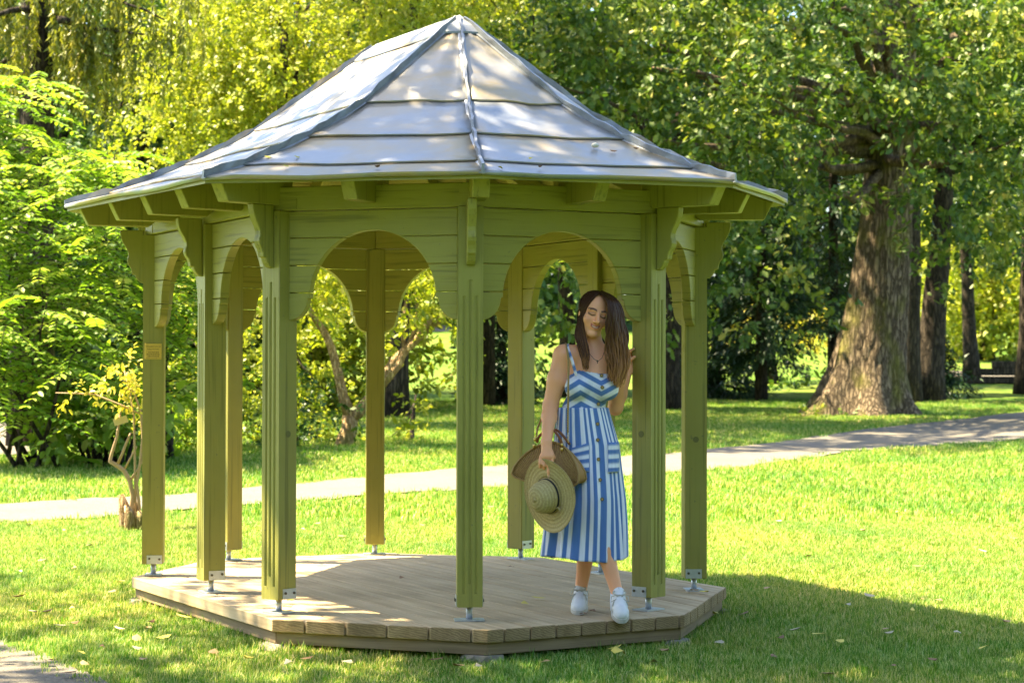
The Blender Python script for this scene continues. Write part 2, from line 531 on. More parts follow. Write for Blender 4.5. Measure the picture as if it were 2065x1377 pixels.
# --- roof
ZE, ZR, YR = 2.20, 3.23, .597
TP = np.array([0, .067, .2, .394, .5, .615, .73, .8525, 1.0]); ZP = np.array([3.23, 3.141, 2.957, 2.691, 2.572, 2.4685, 2.372, 2.284, 2.20])
EAVE = {}
for k, (ux, uy) in {1: (130, 415), 3: (410, 362), 4: (978, 353), 5: (1485, 370), 6: (1588, 405)}.items():
    EAVE[k] = on_z(ux, uy, ZE)[:2]
for k in CORN:
    ideal = np.array(POST[k]) + np.array(BIS[k]) * .545
    EAVE[k] = (EAVE[k] * .75 + ideal * .25) if k in EAVE else ideal
def rtop(k): return np.array([0, YR if k in (1, 7, 8, 9) else -YR])
def roof_pt(k, t, dz=0.0):
    p = rtop(k) + t * (EAVE[k] - rtop(k))
    return np.array([p[0], p[1], np.interp(t, TP, ZP) + dz])
roof = empty('roof', parent=gaz)
COURSE = [(0.03, .394), (.394, .615), (.615, .8525), (.8525, 1.0)]
faces8 = [(CORN[i], CORN[(i + 1) % 8]) for i in range(8)]
for a, b in faces8:
    for ci, (t0, t1) in enumerate(COURSE):
        ts = list(np.linspace(t0, t1 + (.012 if ci < 3 else 0), 6)); nu = 9
        V = []; Fc = []
        for ti, tt in enumerate(ts):
            lift = .004 + .013 * (ti / (len(ts) - 1))      # each course laps over the next
            pa, pb = roof_pt(a, tt, lift), roof_pt(b, tt, lift)
            for u in np.linspace(0, 1, nu):
                p = pa + (pb - pa) * u
                p[2] += .006 * math.sin(u * math.pi) * math.sin(7.0 * u + 5 * tt + a) + .003 * math.sin(13 * u + a * 2.1)
                V.append(p)
        for i in range(len(ts) - 1):
            for j in range(nu - 1):
                q = i * nu + j
                Fc.append((q, q + 1, q + nu + 1, q + nu))
        mb = MB(); mb.add(V, Fc)
        # folded lower edge
        base = (len(ts) - 1) * nu; drop = .022 if ci == 3 else .010
        low = [np.array(V[base + j]) - [0, 0, drop] for j in range(nu)]
        n0 = len(mb.v); mb.add(low, [])
        mb.add([], [])
        for j in range(nu - 1):
            mb.f.append((base + j, base + j + 1, n0 + j + 1, n0 + j)); mb.mi.append(0)
        o = mb.build('roof_sheet', m_zinc, roof, smooth=False)
        o.modifiers.new('sol', 'SOLIDIFY').thickness = .0015
        for p in o.data.polygons: p.use_smooth = True
        o.data.set_sharp_from_angle(angle=math.radians(40))
    # timber sheathing below, in boards
    nb = 12
    for i in range(nb):
        t0, t1 = i / nb * .985 + .01, (i + 1) / nb * .985 + .006
        mb = MB()
        lo, hi = -.026, -.004
        q = [roof_pt(a, t0, lo), roof_pt(b, t0, lo), roof_pt(b, t1, lo), roof_pt(a, t1, lo), roof_pt(a, t0, hi), roof_pt(b, t0, hi), roof_pt(b, t1, hi), roof_pt(a, t1, hi)]
        mb.hexa(q); mb.build('sheathing_board', m_paint_h, roof)
# standing seams on the hips
for k in CORN:
    ts = np.linspace(.02, 1.0, 34)
    e = EAVE[k] - rtop(k); e = e / np.linalg.norm(e); s = np.array([-e[1], e[0]])
    mb = MB(); V = []; Fc = []
    for i, tt in enumerate(ts):
        p = roof_pt(k, tt); wob = .004 * math.sin(i * 1.3 + k) + .003 * math.sin(i * 3.1 + 2 * k)
        hgt = .046 + .004 * math.sin(i * 2.2 + k)
        if min(abs(tt - q) for q in (.394, .615, .8525)) < .018: hgt *= .72
        for dx, dz in ((-.020, .004), (-.007, .012), (-.006, hgt), (.007, hgt + .002), (.008, .012), (.020, .004)):
            V.append((p[0] + s[0] * (dx + wob * (dz / .05)), p[1] + s[1] * (dx + wob * (dz / .05)), p[2] + dz))
    for i in range(len(ts) - 1):
        for j in range(5):
            q = i * 6 + j; Fc.append((q, q + 1, q + 7, q + 6))
    nl = (len(ts) - 1) * 6
    Fc += [(0, 1, 2, 3, 4, 5), tuple(nl + j for j in (5, 4, 3, 2, 1, 0))]
    mb.add(V, Fc); mb.build('hip_seam', m_fold, roof)
# ridge cap
mb = MB(); V = []; Fc = []
loop0 = [(k, .0) for k in CORN]
for k in CORN: V.append(roof_pt(k, .0, .030))
for k in CORN: V.append(roof_pt(k, .055, .034))
for k in CORN: V.append(roof_pt(k, .078, .022))
for k in CORN: V.append(roof_pt(k, .078, .010))
for r in range(3):
    for i in range(8):
        j = (i + 1) % 8; Fc.append((r * 8 + i, r * 8 + j, r * 8 + 8 + j, r * 8 + 8 + i))
mb.add(V, Fc)
o = mb.build('ridge_cap', m_fold, roof); 
bm = bmesh.new(); bm.from_mesh(o.data); bmesh.ops.remove_doubles(bm, verts=bm.verts, dist=1e-4); bmesh.ops.recalc_face_normals(bm, faces=bm.faces); bm.to_mesh(o.data); bm.free()
o.data.materials.clear(); o.data.materials.append(m_zinc)

# --- rafters
def rafter(eave, top, prof_k, over_, width):
    """eave/top: xy of eave end and upper end; z follows the roof profile"""
    d = eave - top; ln = np.linalg.norm(d); d = d / ln
    ts = np.linspace(.06, .955, 22)
    upper = []; lower = []
    ztop = lambda t: np.interp(t, TP, ZP) - .030
    t_tail0 = None
    zl = 2.097
    for t in ts: upper.append((t * ln, ztop(t)))
    x_in = ln - over_ - .035
    for t in ts:
        if t * ln < x_in: lower.append((t * ln, ztop(t) - .115))
    lower += [(x_in, max(ztop(x_in / ln) - .115, ZT - .02)), (x_in + .02, ZT - .015), (x_in + .05, zl + .03), (x_in + .085, zl)]
    # slanted tail
    tail_x = upper[-1][0]
    lower = lower + [(tail_x - .050, zl)]
    poly = upper + lower[::-1]
    mb = MB(); s = (-d[1], d[0], 0)
    mb.prism([(p[0], p[1]) for p in poly], (top[0] - s[0] * width / 2, top[1] - s[1] * width / 2, 0), (d[0], d[1], 0), (0, 0, 1), s, width)
    return mb.build('rafter', m_paint_v, gaz, bevel=.004)
for k in CORN: rafter(EAVE[k], rtop(k), None, .545, .085)
for a, b in faces8:
    fr = (.25, .5, .75) if {a, b} in ({1, 3}, {6, 7}) else (.5,)
    for f in fr:
        rafter(EAVE[a] * (1 - f) + EAVE[b] * f, rtop(a) * (1 - f) + rtop(b) * f, None, .505, .075)
mb = MB(); mb.box((0, 0, ZR - .10), (.06, 2 * YR, .12)); mb.build('ridge_beam', m_paint_h, gaz, bevel=.004)

# --- footing stones under the rim
m_stone = NT('footing_stone'); nn = m_stone.noise(m_stone.coord((1, 1, 1), loc_random=True), 14, 5)
m_stone = m_stone.set(base=m_stone.mix(nn, (.13, .11, .08), (.30, .26, .20)), rough=.9)
for i, p in enumerate(DECK):
    c = np.array(p) * .955
    mb = MB(); s = .11
    me = bpy.data.meshes.new('footing'); bm = bmesh.new(); bmesh.ops.create_icosphere(bm, subdivisions=2, radius=s)
    for v_ in bm.verts:
        v_.co = v_.co * (1 + rnd.uniform(-.12, .12)); v_.co.z = max(-.09, min(.03, v_.co.z * .6))
    bm.to_mesh(me); bm.free()
    o = link('footing_stone', me, m_stone, gaz); o.location = (c[0], c[1], -.157)

# --- plaque on the far end post of the left side
p1 = np.array(POST[1]); b1 = np.array(BIS[1])
tg_ = np.array([-b1[1], b1[0]])            # along the post's side
side_n = tg_ if (tg_ @ (CAM[:2] - p1)) > 0 else -tg_
m_brass = NT('brass_plate'); nn = m_brass.noise(m_brass.coord((1, 1, 1)), 40, 3)
m_brass = m_brass.set(base=m_brass.mix(nn, (.62, .42, .07), (.75, .52, .10)), rough=.45, metal=.35)
m_ink = flat('plaque_ink', (.16, .10, .02), .6)
pl = empty('plaque', (p1[0] + side_n[0] * (PW / 2 + .003) , p1[1] + side_n[1] * (PW / 2 + .003), 1.36))
right_ax = np.array([side_n[1] * -1, side_n[0]])
if right_ax @ HR < 0: right_ax = -right_ax
pl.rotation_euler = (0, 0, math.atan2(right_ax[1], right_ax[0]))
tag(pl, 'small yellow brass plaque with dark lettering screwed to the leftmost post', 'plaque')
mb = MB(); mb.box((0, -.0015, 0), (.100, .004, .094)); mb.build('plate', m_brass, pl, bevel=.001)
for s in ('TESARSTVO IN', 'KROVSTVO'):
    cu = bpy.data.curves.new('txt', 'FONT'); cu.body = s; cu.size = .0135; cu.align_x = 'CENTER'
    to = bpy.data.objects.new('txt', cu); COL.objects.link(to)
    bpy.context.view_layer.update()
    me = bpy.data.meshes.new_from_object(to.evaluated_get(bpy.context.evaluated_depsgraph_get()))
    bpy.data.objects.remove(to); me.materials.clear()
    o = link('lettering', me, m_ink, pl)
    o.location = (0, -.0045, .024 if s[0] == 'T' else .008); o.rotation_euler = (math.pi / 2, 0, 0)
for zz, ww in ((-.006, .058), (-.018, .078), (-.030, .066), (-.041, .09)):
    xx = -ww / 2
    mb = MB()
    while xx < ww / 2:
        l = rnd.uniform(.004, .010); mb.box((xx + l / 2, -.0042, zz), (l, .0006, .0055 if zz > -.04 else .002)); xx += l + .0025
    mb.build('lettering', m_ink, pl)
# ------------------------------------------------------------------ ground, paths, grass
t = NT('lawn_soil_and_turf')
v = t.coord((1, 1, 1))
n1 = t.noise(v, .35, 4); n2 = t.noise(v, 3.0, 5, .6); n3 = t.noise(v, 45, 4, .7)
c = t.mix(t.ramp(n2, [(.3, 0.0), (.7, 1.0)]), (.07, .16, .015), (.15, .235, .03))
c = t.mix(t.ramp(n1, [(.4, 0.0), (.65, .6)]), c, (.29, .30, .06))
c = t.mix(t.ramp(n3, [(.35, .75), (.62, 0.0)]), c, (.04, .09, .010))
t.bump(n3, .8, .03)
m_lawn = t.set(base=c, rough=.9, spec=.1)
t = NT('pale_gravel')
v = t.coord((1, 1, 1))
n1 = t.noise(v, 1.2, 5, .6); n2 = t.noise(v, 60, 3, .7); n3 = t.noise(v, 9, 5, .7)
c = t.mix(t.ramp(n2, [(.3, 0.0), (.7, 1.0)]), (.12, .105, .085), (.26, .235, .195))
c = t.mix(t.ramp(n1, [(.45, 0.0), (.7, .5)]), c, (.17, .14, .10))
c = t.mix(t.ramp(n3, [(.60, 0.0), (.70, .8)]), c, (.10, .07, .04))
t.bump(n2, .8, .02)
m_gravel = t.set(base=c, rough=.95, spec=.1)

def sgrid(lats, ds, name):
    La, D = np.meshgrid(lats, ds)
    X, Y = vd(La, D)
    Z = np.interp(D, GD, GZ) + .012 * np.sin(X * 2.1 + 1) * np.sin(Y * 1.7) * np.clip((D - 8) / 3, 0, 1)
    V = np.c_[X.ravel(), Y.ravel(), Z.ravel()]
    nx, ny = len(lats), len(ds)
    i = np.arange(nx * ny).reshape(ny, nx)
    Fq = np.c_[i[:-1, :-1].ravel(), i[:-1, 1:].ravel(), i[1:, 1:].ravel(), i[1:, :-1].ravel()]
    return np_mesh(name, V, Fq)
lats = np.r_[-260, -180, -120, -80, -55, np.arange(-40, 40.1, 1.0), 55, 80, 120, 180, 260]
ds = np.r_[-60, -40, -25, -15, -8, -4, np.arange(0, 8, 1.0), np.arange(8, 46, .5), np.arange(46, 80, 2), np.arange(80, 150, 5), 160, 180, 220, 300, 400]
o = link('lawn_ground', sgrid(lats, ds, 'lawn'), m_lawn, smooth=True)
tag(o, 'mown park lawn rising gently away from the pavilion', kind='structure')

def ribbon(name, near, far, label, lift=.012, sub=10):
    """sheet between two pixel edges laid on the terrain, with ragged borders"""
    def resample(pl, n):
        pl = np.array(pl, float); s = np.r_[0, np.cumsum(np.hypot(*np.diff(pl, axis=0).T))]
        q = np.linspace(0, s[-1], n); return np.c_[np.interp(q, s, pl[:, 0]), np.interp(q, s, pl[:, 1])]
    n = 160
    N = [on_ground(*p)[:2] for p in resample(near, n)]; Fr = [on_ground(*p)[:2] for p in resample(far, n)]
    N = np.array(N); Fr = np.array(Fr)
    j = lambda k: .05 * np.sin(np.arange(n) * .83 + k) + .04 * np.sin(np.arange(n) * 2.3 + 2 * k) + rng.normal(0, .03, n)
    dv = (Fr - N) / (np.linalg.norm(Fr - N, axis=1)[:, None] + 1e-6)
    N = N + dv * j(1)[:, None]; Fr = Fr + dv * j(4)[:, None]
    V = []
    for u in np.linspace(0, 1, sub):
        P = N + (Fr - N) * u
        V.append(np.c_[P, gz(P[:, 0], P[:, 1]) + lift + .012 * np.sin(P[:, 0] * 2.1 + 1) * np.sin(P[:, 1] * 1.7)])
    V = np.concatenate(V)
    i = np.arange(n * sub).reshape(sub, n)
    Fq = np.c_[i[:-1, :-1].ravel(), i[:-1, 1:].ravel(), i[1:, 1:].ravel(), i[1:, :-1].ravel()]
    o = link(name, np_mesh(name, V, Fq), m_gravel, smooth=True)
    tag(o, label, kind='structure')
    return np.r_[N, Fr[::-1]]
PATHS = []
PATHS.append(ribbon('gravel_path', [(-260, 1082), (-60, 1062), (0, 1058), (150, 1046), (300, 1035), (450, 1022), (600, 1011), (750, 1001), (900, 990), (1040, 978), (1200, 965), (1350, 955), (1440, 948), (1560, 933), (1700, 914), (1850, 902), (2000, 892), (2300, 868)],
    [(-260, 1030), (-60, 1020), (50, 1016), (200, 1007), (330, 1000), (500, 985), (600, 974), (750, 962), (900, 948), (1050, 938), (1200, 926), (1350, 915), (1430, 908), (1560, 893), (1700, 872), (1850, 855), (2000, 838), (2300, 808)],
    'pale gravel path crossing the lawn behind the pavilion'))
PATHS.append(ribbon('gravel_corner', [(-420, 1460), (-200, 1450), (0, 1440), (120, 1425), (225, 1395)], [(-420, 1240), (-200, 1262), (0, 1296), (110, 1330), (215, 1380)],
    'bare gravel patch at the near corner of the lawn', sub=14))
PATHS.append(ribbon('side_path', [(-320, 940), (-60, 925), (0, 921), (60, 912), (110, 900), (146, 886)], [(-320, 850), (-60, 852), (0, 852), (60, 852), (110, 860), (148, 874)],
    'pale path bending away behind the feathery shrubs'))
PATHS.append(ribbon('far_path', [(1860, 757), (1950, 760), (2065, 763), (2300, 768)], [(1860, 747), (1950, 748), (2065, 749), (2300, 752)], 'thin far gravel path beyond the oak', sub=4))
PATHS.append(ribbon('distant_path', [(790, 669), (860, 669), (940, 668)], [(790, 656), (860, 655), (940, 655)], 'distant white path seen between two pavilion posts', sub=4))

def inside(P, poly):
    x, y = P[:, 0], P[:, 1]; r = np.zeros(len(P), bool); n = len(poly); j = n - 1
    for i in range(n):
        xi, yi = poly[i]; xj, yj = poly[j]
        c = ((yi > y) != (yj > y)) & (x < (xj - xi) * (y - yi) / (yj - yi + 1e-12) + xi)
        r ^= c; j = i
    return r

def grass_tuft(name, n, h, spread, w):
    V = []; Fq = []; tone = []
    for i in range(n):
        a = rnd.uniform(0, 2 * math.pi); r = spread * math.sqrt(rnd.random())
        bx, by = r * math.cos(a), r * math.sin(a)
        b = rnd.uniform(0, 2 * math.pi); lean = rnd.uniform(.1, .8) * h; hh = h * rnd.uniform(.55, 1.1)
        dx, dy = math.cos(b), math.sin(b); sx, sy_ = -dy * w / 2, dx * w / 2
        k = len(V)
        V += [(bx - sx, by - sy_, -.01), (bx + sx, by + sy_, -.01), (bx + dx * lean * .35 + sx * .8, by + dy * lean * .35 + sy_ * .8, hh * .6), (bx + dx * lean * .35 - sx * .8, by + dy * lean * .35 - sy_ * .8, hh * .6),
              (bx + dx * lean + sx * .1, by + dy * lean + sy_ * .1, hh), (bx + dx * lean - sx * .1, by + dy * lean - sy_ * .1, hh)]
        Fq += [(k, k + 1, k + 2, k + 3), (k + 3, k + 2, k + 4, k + 5)]
        tt = rnd.random(); tone += [tt] * 6
    return np_mesh(name, np.array(V), np.array(Fq), np.array(tone))
m_grass = leaf_material('grass_blade', [(0, (.045, .16, .008)), (.40, (.105, .24, .015)), (.72, (.34, .39, .09)), (1, (.60, .53, .27))], trans=.30, trans_boost=1.3, rough=.5, spec=.25)
# per-patch yellowing: large noise multiplies the blade colour
def patchy(m):
    t = m.node_tree; p = t.nodes['Principled BSDF']
    g = t.nodes.new('ShaderNodeNewGeometry'); n = t.nodes.new('ShaderNodeTexNoise'); n.inputs['Scale'].default_value = .55; n.inputs['Detail'].default_value = 5
    t.links.new(g.outputs['Position'], n.inputs['Vector'])
    r = t.nodes.new('ShaderNodeValToRGB'); r.color_ramp.elements[0].position = .35; r.color_ramp.elements[0].color = (.65, .92, .8, 1)
    r.color_ramp.elements[1].position = .68; r.color_ramp.elements[1].color = (1.75, 1.25, 1.3, 1)
    t.links.new(n.outputs[0], r.inputs[0])
    mx = t.nodes.new('ShaderNodeMixRGB'); mx.blend_type = 'MULTIPLY'; mx.inputs[0].default_value = 1
    src = p.inputs['Base Color'].links[0].from_socket
    t.links.new(src, mx.inputs[1]); t.links.new(r.outputs[0], mx.inputs[2]); t.links.new(mx.outputs[0], p.inputs['Base Color'])
patchy(m_grass)
def scatter(name, pts, scl, tufts, label, kind='stuff'):
    """points mesh + geometry nodes instancing one of several tuft meshes (uncountable grass)"""
    me = bpy.data.meshes.new(name); me.from_pydata([], [], [])
    me.vertices.add(len(pts)); me.vertices.foreach_set('co', np.ascontiguousarray(pts, np.float32).ravel())
    a = me.attributes.new('scl', 'FLOAT', 'POINT'); a.data.foreach_set('value', scl.astype(np.float32))
    o = link(name, me)
    tag(o, label, 'grass', kind=kind)
    ng = bpy.data.node_groups.new(name, 'GeometryNodeTree')
    ng.interface.new_socket('Geometry', in_out='INPUT', socket_type='NodeSocketGeometry'); ng.interface.new_socket('Geometry', in_out='OUTPUT', socket_type='NodeSocketGeometry')
    gi = ng.nodes.new('NodeGroupInput'); go = ng.nodes.new('NodeGroupOutput')
    ip = ng.nodes.new('GeometryNodeInstanceOnPoints')
    j = ng.nodes.new('GeometryNodeJoinGeometry')
    for tm in tufts:
        oo = bpy.data.objects.new(name + '_source', tm)
        if len(tm.materials) == 0: tm.materials.append(m_grass)
        oi = ng.nodes.new('GeometryNodeObjectInfo'); oi.inputs['Object'].default_value = oo; oi.inputs['As Instance'].default_value = True
        ng.links.new(oi.outputs['Geometry'], j.inputs[0])
    ip.inputs['Pick Instance'].default_value = True
    ng.links.new(gi.outputs[0], ip.inputs['Points']); ng.links.new(j.outputs[0], ip.inputs['Instance'])
    rv = ng.nodes.new('FunctionNodeRandomValue'); rv.data_type = 'FLOAT_VECTOR'; rv.inputs[0].default_value = (-.15, -.15, 0); rv.inputs[1].default_value = (.15, .15, 6.283)
    ng.links.new(rv.outputs[0], ip.inputs['Rotation'])
    na = ng.nodes.new('GeometryNodeInputNamedAttribute'); na.data_type = 'FLOAT'; na.inputs[0].default_value = 'scl'
    ng.links.new(na.outputs[0], ip.inputs['Scale']); ng.links.new(ip.outputs[0], go.inputs[0])
    o.modifiers.new('scatter', 'NODES').node_group = ng
    return o
def lawn_points(d0, d1, dens, half=.32):
    n = int(dens * half * (d1 * d1 - d0 * d0))
    d = np.sqrt(rng.uniform(d0 * d0, d1 * d1, n)); la = rng.uniform(-half, half, n) * d
    x, y = vd(la, d)
    P = np.c_[x, y]
    bad = np.zeros(n, bool)
    PJ = P + rng.normal(0, .09, P.shape)
    for poly in PATHS: bad |= inside(PJ, poly)
    bad |= inside(P, np.array(DECK) * .93)
    P = P[~bad]
    return np.c_[P, gz(P[:, 0], P[:, 1]) + .012 * np.sin(P[:, 0] * 2.1 + 1) * np.sin(P[:, 1] * 1.7)]
tufts = [grass_tuft('tuft', 16, .040, .035, .0032) for _ in range(5)]
tufts_far = [grass_tuft('tuft_far', 18, .055, .09, .0075) for _ in range(4)]
P = lawn_points(8.2, 18, 900); scatter('lawn_grass', P, rng.uniform(.55, 1.15, len(P)), tufts, 'short green mown grass around the pavilion')
P = lawn_points(18, 48, 75); scatter('far_lawn_grass', P, rng.uniform(.6, 1.25, len(P)), tufts_far, 'mown grass further back on both sides of the path')
# longer unmown blades along the deck edge and path edge
P = []
for i in range(8):
    p, q = np.array(DECK[i]), np.array(DECK[(i + 1) % 8])
    n = int(np.linalg.norm(q - p) * 34)
    f = rng.random(n)[:, None]; b = p + (q - p) * f
    P.append(b * (1 + rng.normal(.012, .022, n)[:, None]))
P = np.concatenate(P); P = np.c_[P, gz(P[:, 0], P[:, 1])]
scatter('edge_grass', P, rng.uniform(.5, 1.3, len(P)), [grass_tuft('edge_tuft', 8, .06, .03, .003) for _ in range(3)], 'longer unmown grass along the deck edge')
# ------------------------------------------------------------------ foliage tools
OVAL = (np.array([(0, 0, 0), (.28, .23, .05), (.68, .22, .05), (1, 0, -.06), (.68, -.22, .05), (.28, -.23, .05)]), np.array([(0, 1, 2, 3), (0, 3, 4, 5)]))
DIAM = (np.array([(0, 0, 0), (.5, .30, .06), (1, 0, -.05), (.5, -.30, .06)]), np.array([(0, 1, 2, 3)]))
_o = [(0, 0), (.14, .10), (.24, .24), (.33, .13), (.46, .33), (.56, .17), (.70, .30), (.80, .14), (1, 0)]
_ov = [(x, y, abs(y) * .25 - .12 * x * x) for x, y in _o] + [(x, -y, abs(y) * .25 - .12 * x * x) for x, y in _o[1:-1][::-1]]
OAK = (np.array(_ov), np.array([(0, 1, 2, 3), (0, 3, 4, 5), (0, 5, 6, 8), (6, 7, 8, 8), (0, 8, 9, 10), (0, 10, 11, 13), (11, 12, 13, 13), (13, 14, 15, 0)]))
OAK = (OAK[0], np.array([(0, 1, 2, 3), (0, 3, 4, 5), (5, 6, 7, 8), (0, 5, 8, 11), (8, 9, 10, 11), (0, 11, 12, 13), (0, 13, 14, 15)]))
LANCE = (np.array([(0, 0, 0), (.35, .15, .02), (1, 0, -.12), (.35, -.15, .02)]), np.array([(0, 1, 2, 3)]))

def leaf_mesh(name, pos, tip, nrm, size, tone, tmpl):
    T, Fk = tmpl
    n, k = len(pos), len(T)
    tip = tip / (np.linalg.norm(tip, axis=1)[:, None] + 1e-9)
    nrm = nrm - tip * np.sum(nrm * tip, axis=1)[:, None]
    nrm /= np.linalg.norm(nrm, axis=1)[:, None] + 1e-9
    bt = np.cross(nrm, tip)
    V = pos[:, None, :] + size[:, None, None] * (T[None, :, 0:1] * tip[:, None, :] + T[None, :, 1:2] * bt[:, None, :] + T[None, :, 2:3] * nrm[:, None, :])
    Fa = (np.arange(n) * k)[:, None, None] + Fk[None]
    return np_mesh(name, V.reshape(-1, 3), Fa.reshape(-1, Fk.shape[1]), np.repeat(tone, k))

def rdir(n):
    v = rng.normal(size=(n, 3)); return v / np.linalg.norm(v, axis=1)[:, None]
def clump_leaves(clumps, twigs, per, twig_len, size, up=.6, droop=.15, shell=.55, flat=.0, tone_spread=.35):
    """clumps: list of (centre, radius or (rx,ry,rz)[, weight]); leafy twigs spread through each clump, denser towards its skin"""
    P, T, N, Sz, To = [], [], [], [], []
    for cl in clumps:
        c, r = np.array(cl[0]), np.array(cl[1], float) * np.ones(3)
        wgt = cl[2] if len(cl) > 2 else 1.0
        ctone = rng.normal(0, .10)
        m = max(3, int(twigs * wgt * np.prod(r) ** (2 / 3)))
        d = rdir(m)
        rad = shell + (1 - shell) * rng.random(m) ** .6
        rad = np.where(rng.random(m) < .12, rad * 1.18, rad)
        tb = c + d * r * rad[:, None]
        td = d * .8 + rdir(m) * .7 + np.array([0, 0, -droop])
        td /= np.linalg.norm(td, axis=1)[:, None]
        ttone = rng.normal(0, .10, m) + ctone
        f = rng.random((m, per))
        pos = tb[:, None] + td[:, None] * (f[..., None] * twig_len * rng.uniform(.6, 1.3, (m, 1, 1))) + rng.normal(0, .35 * size, (m, per, 3))
        tip = td[:, None] * .6 + rng.normal(0, .6, (m, per, 3)) + np.array([0, 0, -.25])
        nn = np.array([0, 0, up]) + rng.normal(0, .42, (m, per, 3)) + d[:, None] * .35
        P.append(pos.reshape(-1, 3)); T.append(tip.reshape(-1, 3)); N.append(nn.reshape(-1, 3))
        Sz.append((size * rng.uniform(.65, 1.3, (m, per))).ravel())
        To.append((.5 + ttone[:, None] + rng.normal(0, tone_spread * .4, (m, per))).ravel())
    return [np.concatenate(a) for a in (P, T, N, Sz)] + [np.clip(np.concatenate(To), 0, 1)]

def bark_material(name, dark, light, moss=None, sc=(6, 6, 1.2)):
    t = NT(name)
    v = t.coord(sc)
    w = t.n('TexVoronoi', feature='DISTANCE_TO_EDGE'); w.inputs['Scale'].default_value = 2.2
    nz = t.noise(v, 2.0, 5, .65, .6)
    vm = t.n('VectorMath', operation='ADD'); t.l(v, vm.inputs[0]); t.l(nz, vm.inputs[1]); t.l(vm.outputs[0], w.inputs['Vector'])
    h = t.ramp(w.outputs['Distance'], [(0, 0.0), (.22, 1.0)])
    c = t.mix(h, dark, light)
    c = t.mix(t.ramp(nz, [(.35, .5), (.6, 0.0)]), c, tuple(x * .7 for x in dark))
    if moss:
        b = t.noise(t.coord((1, 1, .6)), 1.6, 4)
        c = t.mix(t.ramp(b, [(.5, 0.0), (.66, .8)]), c, moss)
    t.bump(t.mix(.5, h, nz), 1.0, .06)
    return t.set(base=c, rough=.9, spec=.15)
m_bark_oak = bark_material('oak_bark', (.07, .05, .032), (.27, .20, .13), (.16, .15, .03))
m_bark_dark = bark_material('dark_bark', (.03, .024, .018), (.09, .07, .05))
m_bark_pale = bark_material('pale_orange_bark', (.42, .26, .12), (.72, .50, .27), (.25, .22, .05), (10, 10, 3))
m_twig = flat('bare_tan_twig', (.38, .25, .13), .8)

def limb(mb, p0, p1, r0, r1, bend=.12, n=7, k=8):
    p0, p1 = np.array(p0, float), np.array(p1, float); L = np.linalg.norm(p1 - p0)
    f = np.linspace(0, 1, n)[:, None]
    off = rng.normal(0, bend * L * .35, (1, 3)) * np.sin(np.pi * f) + rng.normal(0, .012 * L, (n, 3)) * np.sin(np.pi * f)
    P = p0 + (p1 - p0) * f + off
    mb.tube(P, r0 + (r1 - r0) * f[:, 0] ** .8, k)
    return P

def tree(name, label, base, top, r_base, clumps, leaf, mat, bark, group=None, limbs=6, cat='tree', twigs=26, per=10, twig_len=.5, tmpl=DIAM, size=.1, up=.6, droop=.15, shell=.55, flare=1.35, crown_name='crown'):
    """tapered trunk with limbs reaching into the clumps, and a crown of leaf-sized faces"""
    root = empty(name, tuple(base))
    tag(root, label, cat, group)
    b = np.array(base); tp = np.array(top)
    mb = MB(); f = np.linspace(0, 1, 12)[:, None]
    P = b + (tp - b) * f + rng.normal(0, .03, (12, 3)) * np.sin(np.pi * f) * np.linalg.norm(tp - b) * .12
    R = r_base * (1 - .62 * f[:, 0]); R[0] *= flare; R[1] *= 1 + (flare - 1) * .3
    mb.tube(P - b, R, 12)
    cc = sorted(clumps, key=lambda q: -np.prod(np.array(q[1], float) * np.ones(3)))[:limbs]
    for cl in cc:
        i = rnd.randint(5, 11)
        limb(mb, P[i] - b, np.array(cl[0]) - b, R[i] * .55, R[i] * .12)
    mb.build('trunk', bark, root, smooth=True)
    arr = clump_leaves(clumps, twigs, per, twig_len, size, up, droop, shell)
    arr[0] = arr[0] - b
    me = leaf_mesh('crown', *arr, tmpl)
    link(crown_name, me, mat, root)
    return root
# ------------------------------------------------------------------ leaf colours
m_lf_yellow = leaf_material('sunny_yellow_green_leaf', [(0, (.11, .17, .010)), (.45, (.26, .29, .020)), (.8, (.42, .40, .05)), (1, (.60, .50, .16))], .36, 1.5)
m_lf_oak = leaf_material('oak_leaf', [(0, (.030, .072, .012)), (.48, (.080, .135, .020)), (.78, (.23, .26, .04)), (1, (.50, .42, .14))], .27, 1.5, .5, .3)  # palest tones stand for sunlit highlights, darkest for leaves in shade
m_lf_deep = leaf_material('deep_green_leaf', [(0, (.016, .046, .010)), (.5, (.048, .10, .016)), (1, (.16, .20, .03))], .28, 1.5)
m_lf_pinnate = leaf_material('feathery_leaf', [(0, (.07, .16, .012)), (.5, (.18, .28, .025)), (.85, (.34, .40, .06)), (1, (.55, .52, .18))], .38, 1.5)
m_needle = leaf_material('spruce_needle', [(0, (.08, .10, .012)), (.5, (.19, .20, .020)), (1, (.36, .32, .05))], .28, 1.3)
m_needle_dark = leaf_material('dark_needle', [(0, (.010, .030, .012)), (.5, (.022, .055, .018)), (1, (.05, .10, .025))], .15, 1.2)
m_lf_gold = leaf_material('golden_leaf', [(0, (.25, .24, .02)), (.5, (.45, .38, .04)), (1, (.62, .50, .12))], .36, 1.4)

def cl_px(px, py, d, r, w=1.0): return (at(px, py, d), r, w)
def fill(x0, x1, y0, y1, d0, d1, n, r0, r1, w=1.0, keep=None):
    out = []
    for i in range(n):
        x, y, d = rnd.uniform(x0, x1), rnd.uniform(y0, y1), rnd.uniform(d0, d1)
        if keep and not keep(x, y): continue
        out.append((at(x, y, d), rnd.uniform(r0, r1), w))
    return out

